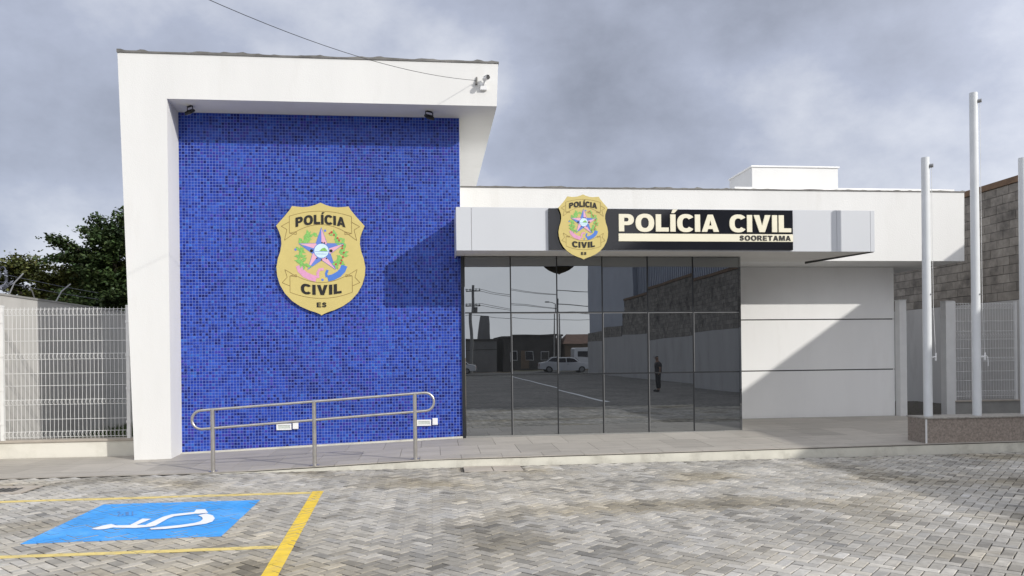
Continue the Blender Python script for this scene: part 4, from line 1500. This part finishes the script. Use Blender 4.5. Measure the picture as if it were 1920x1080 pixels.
# block boundary wall along the right
T = thing('block_wall', (13.6, 0, 0), 'tall concrete block wall, painted white below, along the right side', 'wall')
b = MB()
b.box(0.02, 0.20, -25.0, 26, -0.2, 5.50)
b.box(0.02, 0.20, -40.5, -25.001, -0.2, 3.50)
b.build('mortar_core', M['mortar'], T)
b = MB()
b.box(0.0, 0.019, -25, 26, -0.2, 2.76)
b.box(0.0, 0.019, -40.5, -25.001, -0.2, 2.66)
b.build('painted_render', M['old_wall'], T)
b = MB()
b.box(-0.03, 0.26, -25.02, 26, 5.505, 5.65)
b.build('capping', M['rust'], T)
bw, bh = 0.40, 0.2105
bmsh = MB()
bmsh.box(-0.0, 0.03, -bw / 2 + .006, bw / 2 - .006, -bh / 2 + .006, bh / 2 - .006, bev=0.004)
bme = bmsh.mesh('block', M['block'])
sv, sf, sc = [], [], []
bb = np.array(bmsh.v)
for r in range(13):
    z = 2.765 + bh * (r + .5)
    y = -25 + (0.2 if r % 2 == 0 else 0.4)
    while y < 25.7:
        l = max(0.06, random.gauss(0.265, 0.030))
        c = (l * 1.09, l * 0.985, l * 0.85)
        dx = random.gauss(0.008, 0.003)
        if 15.3 < y < 21.2:
            o = link('block', bme, T)
            o.location = (dx, y, z)
            o.color = (*c, 1)
        else:
            if z > 3.45 or y > -40:
                k = len(sv)
                sv += [(v[0] + dx, v[1] + y, v[2] + z) for v in bb]
                sf += [tuple(i + k for i in f) for f in bmsh.f]
                sc += [(*c, 1)] * len(bb)
        y += bw
for r in range(4):
    y = -40.3
    while y < -25.2:
        k = len(sv)
        l = random.gauss(0.265, 0.03)
        sv += [(v[0] + .008, v[1] + y, v[2] + 2.665 + bh * (r + .5)) for v in bb]
        sf += [tuple(i + k for i in f) for f in bmsh.f]
        sc += [(l * 1.09, l * .985, l * .85, 1)] * len(bb)
        y += bw
me = bpy.data.meshes.new('block_field')
me.from_pydata(sv, [], sf)
set_col(me, sc)
me.materials.append(M['block_a'])
link('block_field', me, T, kind='stuff')

# ================================================================== BEHIND THE CAMERA, seen mirrored in the glass front
def warehouse(x0, x1, y0, y1, h, ribs, label):
    t = thing('warehouse', ((x0 + x1) / 2, (y0 + y1) / 2, 0), label, 'warehouse', 'warehouses beyond the block wall')
    hx, hy = (x1 - x0) / 2, (y1 - y0) / 2
    b = MB()
    b.box(-hx, hx, -hy, hy, -0.2, h)
    b.build('wall', M['sheet'], t)
    b = MB()
    b.hexa([(-hx - .2, -hy - .2, h + .002), (hx + .2, -hy - .2, h + .002), (hx + .2, hy + .2, h + .002), (-hx - .2, hy + .2, h + .002)],
           [(-.2, -hy - .2, h + .9), (.2, -hy - .2, h + .9), (.2, hy + .2, h + .9), (-.2, hy + .2, h + .9)])
    b.build('roof', M['sheet'], t)
    if ribs:
        b = MB()
        n = int(2 * hy / 0.35)
        for i in range(n):
            y = -hy + 0.2 + i * 0.35
            b.box(-hx - 0.05, -hx - 0.001, y, y + 0.12, 0, h - .02)
        b.build('cladding_ribs', M['sheet'], t, kind='stuff')
warehouse(14.3, 34, -43, -25.2, 9.4, False, 'tall plain grey warehouse end mirrored in the glass')
warehouse(14.6, 34, -25.0, -9.6, 10.2, True, 'ribbed metal warehouse mirrored above the block wall')

def house(x, y, w, d, h, mm, label, roof='flat', rz=0.0, wins=2, tower=None):
    t = thing('house', (x, y, -0.1), label, 'house', 'small houses across the street', rz)
    b = MB()
    b.box(-w / 2, w / 2, -d / 2, d / 2, -0.1, h)
    b.build('wall', mm, t)
    b = MB()
    if roof == 'flat':
        b.box(-w / 2 - .15, w / 2 + .15, -d / 2 - .15, d / 2 + .15, h + .002, h + .22)
    else:
        b.hexa([(-w / 2 - .3, -d / 2 - .3, h + .002), (w / 2 + .3, -d / 2 - .3, h + .002), (w / 2 + .3, d / 2 + .3, h + .002), (-w / 2 - .3, d / 2 + .3, h + .002)],
               [(-w / 2 + .6, -.1, h + 1.3), (w / 2 - .6, -.1, h + 1.3), (w / 2 - .6, .1, h + 1.3), (-w / 2 + .6, .1, h + 1.3)])
    b.build('roof', M['roof_tile'] if roof != 'flat' else M['dark_render'], t)
    for i in range(wins):
        xx = -w / 2 + w * (i + .7) / (wins + .4)
        b = MB()
        b.box(xx - .5, xx + .5, d / 2 + .001, d / 2 + .05, 1.0, 2.1)
        wi = b.build('window', M['white_metal'], t)
        b = MB()
        b.box(xx - .44, xx + .44, d / 2 + .051, d / 2 + .06, 1.06, 2.04)
        b.build('pane', M['win'], wi)
    b = MB()
    b.box(-w * .08 - .45, -w * .08 + .45, d / 2 + .001, d / 2 + .05, 0.1, 2.15)
    b.build('door', M['tan_render'], t)
    if tower:
        b = MB()
        b.hexa([(tower[0] - .75, -1, h + .23), (tower[0] + .75, -1, h + .23), (tower[0] + .75, 1, h + .23), (tower[0] - .75, 1, h + .23)],
               [(tower[0] - .35, -.6, tower[1]), (tower[0] + .55, -.6, tower[1]), (tower[0] + .55, .6, tower[1]), (tower[0] - .35, .6, tower[1])])
        b.build('water_tower', M['grey_render'], t)
house(5.0, -66, 5.5, 7, 3.6, M['grey_render'], 'grey house with a tapering water tower mirrored behind the pole', 'flat', 0, 2, (1.4, 6.6))
house(-1.2, -64, 5.5, 7, 3.4, M['dark_render'], 'dark house mirrored at the left edge of the glass', 'gable', R(3))
house(11.6, -67, 6.5, 8, 3.9, M['dark_render'], 'wide dark house mirrored in the second and third panes', 'flat', R(-2), 3)
house(17.8, -65, 5.0, 7, 2.9, M['tan_render'], 'low tan house mirrored beside the warehouse', 'gable', R(2))
house(24.5, -66, 6, 7, 3.2, M['grey_render'], 'grey house hidden partly behind the warehouse reflection', 'gable')
house(-8.5, -66, 7, 7, 3.3, M['tan_render'], 'tan house beyond the left end of the mirrored street', 'gable')
T = thing('yard_wall', (5.4, -57.6, -0.1), 'plain grey yard wall in front of the mirrored houses', 'wall')
b = MB()
b.box(-1.9, 1.9, -0.1, 0.1, 0, 2.4)
b.build('wall', M['grey_render'], T)
b = MB()
b.box(-1.95, 1.95, -0.14, 0.14, 2.401, 2.47)
b.build('capping', M['dark_render'], T)

# utility pole with wires, street lamp
T = thing('utility_pole', (4.3, -54.5, -0.15), 'grey utility pole with crossarm mirrored at the left of the glass', 'utility pole')
b = MB()
b.tube([(0, 0, 0), (0, 0, 9.6)], [0.19, 0.13], 10)
b.build('pole', M['grey_conc'], T)
for z in (8.9, 7.3):
    b = MB()
    b.box(-0.75, 0.75, -0.06, 0.06, z, z + 0.10)
    a_ = b.build('crossarm', M['dark_render'], T)
    b = MB()
    for x in (-.65, -.3, .3, .65):
        b.cyl((x, 0, z + .101), (x, 0, z + .33), 0.05, 8)
    b.build('insulator', M['grey_plastic'], a_)
b = MB()
b.cyl((0.28, 0.1, 6.5), (0.28, 0.1, 7.2), 0.17, 12)
b.build('transformer', M['grey_render'], T)
b = MB()
for dz, x in ((9.2, -.85), (9.2, .3), (7.6, -.3), (7.6, .85), (6.2, 0)):
    for ex, ey, ez in ((26, -50, 7.6 if dz > 9 else 6.2), (-30, -57, dz)):
        P0, P1 = Vector((x, 0, dz)), Vector((ex - 4.3 + x * .3, ey + 54.5, ez))
        b.tube([P0.lerp(P1, s) - Vector((0, 0, 4 * .8 * s * (1 - s))) for s in [i / 10 for i in range(11)]], 0.022, 4)
b.build('wire', M['wire'], T)
T = thing('street_lamp', (13.6, -56.0, -0.15), 'thin grey street lamp mirrored beside the warehouse', 'street lamp')
b = MB()
b.tube([(0, 0, 0), (0, 0, 7.0)], [0.09, 0.06], 8)
b.build('pole', M['grey_conc'], T)
b = MB()
b.tube([(0, 0, 7.0), (-0.5, 0.4, 7.15), (-0.9, .8, 7.15)], 0.04, 6)
b.box(-1.25, -0.85, .68, .92, 7.10, 7.22)
b.build('lamp_arm', M['grey_conc'], T)

# parked cars
def car(label):
    T = thing('parked_car', (0, 0, 0), label, 'car', 'white cars parked across the lot')
    prof = [(-2.18, .34), (-2.2, .72), (-2.12, .92), (-1.55, 1.00), (-0.95, 1.42), (0.15, 1.47), (0.62, 1.38), (1.12, 1.00), (1.95, .90), (2.16, .70), (2.2, .36), (1.0, .25), (-1.0, .25)]
    rings = []
    for w, ins in ((-0.84, .06), (-0.80, 0.0), (0.80, 0.0), (0.84, .06)):
        rings.append([(px * (1 - ins * .3), w * (1.0 if pz < 1.02 else 0.78), pz - (ins * .4 if pz > .9 else 0)) for px, pz in prof])
    n = len(prof)
    b = MB()
    V = [p for r in rings for p in r]
    F = [tuple(range(n)), tuple(range(4 * n - 1, 3 * n - 1, -1))]
    for k in range(3):
        F += [(k * n + i, k * n + n + i, k * n + n + (i + 1) % n, k * n + (i + 1) % n) for i in range(n)]
    b.add(V, F, 0, False)
    o = b.build('body', M['carpaint'], T)
    smooth_bevel(o, 0.05, 3, 25)
    for s in (-1, 1):
        for pl in ([(-1.42, 1.03), (-0.92, 1.36), (-0.22, 1.38), (-0.22, 1.03)], [(-0.14, 1.03), (-0.14, 1.39), (0.14, 1.39), (0.55, 1.31), (0.92, 1.03)]):
            b = MB()
            V = [(p[0], s * (0.835 if p[1] < 1.1 else 0.695), p[1]) for p in pl]
            V = [(v[0], v[1] + s * .012, v[2]) for v in V]
            b.add(V, [tuple(range(len(pl))) if s < 0 else tuple(range(len(pl) - 1, -1, -1))])
            b.build('side_window', M['win'], T)
        b = MB()
        b.box(-0.10, 0.05, s * .86 - .015, s * .86 + .015, .86, .90)
        b.build('door_handle', M['alu'], T)
    for xa_, xb_, nm in ((0.66, 1.10, 'windscreen'), (-0.98, -1.52, 'rear_window')):
        b = MB()
        b.add([(xa_, -.60, 1.385), (xa_, .60, 1.385), (xb_, .74, 1.03), (xb_, -.74, 1.03)], [(0, 1, 2, 3)] if xa_ < 0 else [(3, 2, 1, 0)])
        b.v = [(v[0] + (.02 if xa_ > 0 else -.02), v[1], v[2] + .012) for v in b.v]
        b.build(nm, M['win'], T)
    for sx in (-1, 1):
        for sy in (-1, 1):
            b = MB()
            c = Vector((1.32 * sx, .80 * sy, .31))
            b.cyl(c - Vector((0, .10 * sy, 0)), c + Vector((0, .09 * sy, 0)), 0.31, 20)
            w = b.build('wheel', M['rubber'], T)
            b = MB()
            b.cyl(c + Vector((0, .0905 * sy, 0)), c + Vector((0, .102 * sy, 0)), 0.20, 14)
            b.build('rim', M['alu'], w)
            b = MB()
            b.box(2.10 if sx > 0 else -2.20, 2.19 if sx > 0 else -2.12, sy * .6 - .17, sy * .6 + .17, .62, .78)
            b.build('headlight' if sx > 0 else 'tail_light', M['lens'] if sx > 0 else M['red_lamp'], T)
    return T
c1 = car('white sedan mirrored between the third panes of the glass')
c1.location = (12.7, -46.5, -0.12)
c2 = copy_tree(c1)
c2['label'] = 'white car mirrored behind the utility pole at the left'
c2.location = (2.4, -51.5, -0.12)
c2.rotation_euler = (0, 0, R(186))
# white van
T = thing('parked_van', (16.6, -52.0, -0.12), 'white van with dark windows mirrored beside the warehouse', 'van')
b = MB()
prof = [(-2.4, .35), (-2.4, 2.25), (-2.3, 2.4), (1.35, 2.4), (1.95, 1.45), (2.45, 1.2), (2.5, .4)]
b.prism(prof, (0, .95, 0), (-1, 0, 0), (0, 0, 1), 1.9) if False else b.prism([(x_, z_) for x_, z_ in reversed(prof)], (0, -.95, 0), (1, 0, 0), (0, 0, 1), 1.9)
o = b.build('body', M['carpaint'], T)
smooth_bevel(o, 0.06, 2, 25)
b = MB()
b.box(-2.0, 0.2, .955, .965, 1.45, 2.05)
b.build('side_window', M['win'], T)
b = MB()
b.box(0.35, 1.2, .955, .965, 1.45, 2.05)
b.build('cab_window', M['win'], T)
for sx in (-1.5, 1.5):
    for sy in (-1, 1):
        b = MB()
        b.cyl((sx, .80 * sy, .34), (sx, .97 * sy, .34), 0.34, 18)
        w = b.build('wheel', M['rubber'], T)
        b = MB()
        b.cyl((sx, .971 * sy, .34), (sx, .985 * sy, .34), 0.19, 14)
        b.build('rim', M['alu'], w)

# ---- person standing on the lot, seen only in the glass
T = thing('person', (9.55, -4.6, 0), 'person in dark clothes standing on the lot, mirrored in the fifth pane', 'person')
def skinned(name, verts, edges, rad, material, parent, sub=2):
    me = bpy.data.meshes.new(name)
    me.from_pydata(verts, edges, [])
    o = link(name, me, parent)
    md = o.modifiers.new('skin', 'SKIN')
    md.use_smooth_shade = True
    sd = o.modifiers.new('sub', 'SUBSURF')
    sd.levels = sd.render_levels = sub
    for i, r in enumerate(rad):
        rr = r if isinstance(r, tuple) else (r, r)
        me.skin_vertices[0].data[i].radius = rr
    for i in range(len(verts)):
        me.skin_vertices[0].data[i].use_root = (i == 0)
    me.materials.append(material)
    return o
# facing -X, weight even, arms hanging; 1.66 m tall
V = [(0, 0, .90), (0.01, 0, 1.05), (0.015, 0, 1.24), (0.01, 0, 1.36), (-.005, 0, 1.43), (-.02, 0, 1.50), (-.03, 0, 1.575), (-.03, 0, 1.64),
     (0, .10, .86), (-.01, .11, .48), (.02, .11, .09), (-.09, .12, .035), (-.17, .125, .03),
     (0, -.10, .86), (-.02, -.11, .48), (.02, -.11, .09), (-.09, -.12, .035), (-.17, -.125, .03),
     (.01, .17, 1.345), (.03, .215, 1.08), (-.02, .22, .86), (-.035, .22, .80),
     (.01, -.17, 1.345), (.03, -.215, 1.08), (-.02, -.22, .86), (-.035, -.22, .80)]
E = [(0, 1), (1, 2), (2, 3), (3, 4), (4, 5), (5, 6), (6, 7), (0, 8), (8, 9), (9, 10), (10, 11), (11, 12), (0, 13), (13, 14), (14, 15), (15, 16), (16, 17),
     (3, 18), (18, 19), (19, 20), (20, 21), (3, 22), (22, 23), (23, 24), (24, 25)]
RA = [(.13, .15), (.12, .145), (.115, .155), (.09, .12), .055, .07, .085, .06, .085, .058, .04, .035, .025, .085, .058, .04, .035, .025, .052, .042, .030, .028, .052, .042, .030, .028]
skinned('body', V, E, RA, M['skin'], T)
# five fingers and a thumb on each hand
for s in (-1, 1):
    for k, (dx, l) in enumerate(((-.030, .065), (-.012, .075), (.006, .072), (.022, .058))):
        skinned('finger', [(-.035 + dx, s * .22, .80), (-.04 + dx, s * .218, .80 - l * .5 - .03), (-.052 + dx, s * .212, .80 - l - .03)], [(0, 1), (1, 2)], [.010, .009, .007], M['skin'], T, 1)
    skinned('thumb', [(-.055, s * .215, .82), (-.082, s * .205, .785), (-.088, s * .198, .755)], [(0, 1), (1, 2)], [.012, .010, .008], M['skin'], T, 1)
tv_ = [V[0], V[8], V[9], (.02, .11, .12), V[13], V[14], (.02, -.11, .12), (0.0, 0, .98)]
skinned('trousers', tv_, [(0, 1), (1, 2), (2, 3), (0, 4), (4, 5), (5, 6), (0, 7)], [(.15, .165), .10, .077, .068, .10, .077, .068, (.145, .16)], M['trousers'], T)
sv_ = [V[1], (0.01, 0, .96), V[2], V[3], (0, 0, 1.40), V[18], (.022, .20, 1.16), V[22], (.022, -.20, 1.16)]
skinned('shirt', sv_, [(0, 1), (0, 2), (2, 3), (3, 4), (3, 5), (5, 6), (3, 7), (7, 8)], [(.14, .165), (.142, .165), (.135, .175), (.11, .14), .07, .068, .06, .068, .06], M['shirt'], T)
for s in (-1, 1):
    skinned('shoe', [(.03, s * .11, .045), (-.09, s * .12, .045), (-.18, s * .125, .035)], [(0, 1), (1, 2)], [.05, .047, .035], M['rubber'], T, 1)
skinned('cap', [(-.025, 0, 1.655), (-.02, 0, 1.61)], [(0, 1)], [.078, .096], M['hair'], T)
b = MB()
b.box(-.20, -.09, -.07, .07, 1.612, 1.622, bev=.003)
b.build('cap_peak', M['hair'], T)
# face
b = MB()
b.hexa([(-.112, -.012, 1.545), (-.135, 0, 1.54), (-.112, .012, 1.545)], [(-.108, -.006, 1.585), (-.112, 0, 1.59), (-.108, .006, 1.585)])
b.build('nose', M['skin'], T)
for s in (-1, 1):
    b = MB()
    b.cyl((-.100, s * .032, 1.583), (-.112, s * .032, 1.583), .010, 8)
    b.build('eye', M['ink'], T)
    b = MB()
    b.cyl((-.02, s * .080, 1.57), (-.018, s * .098, 1.575), .026, 10)
    b.build('ear', M['skin'], T)
b = MB()
b.box(-.112, -.10, -.024, .024, 1.516, 1.523)
b.build('mouth', M['red_print'], T)
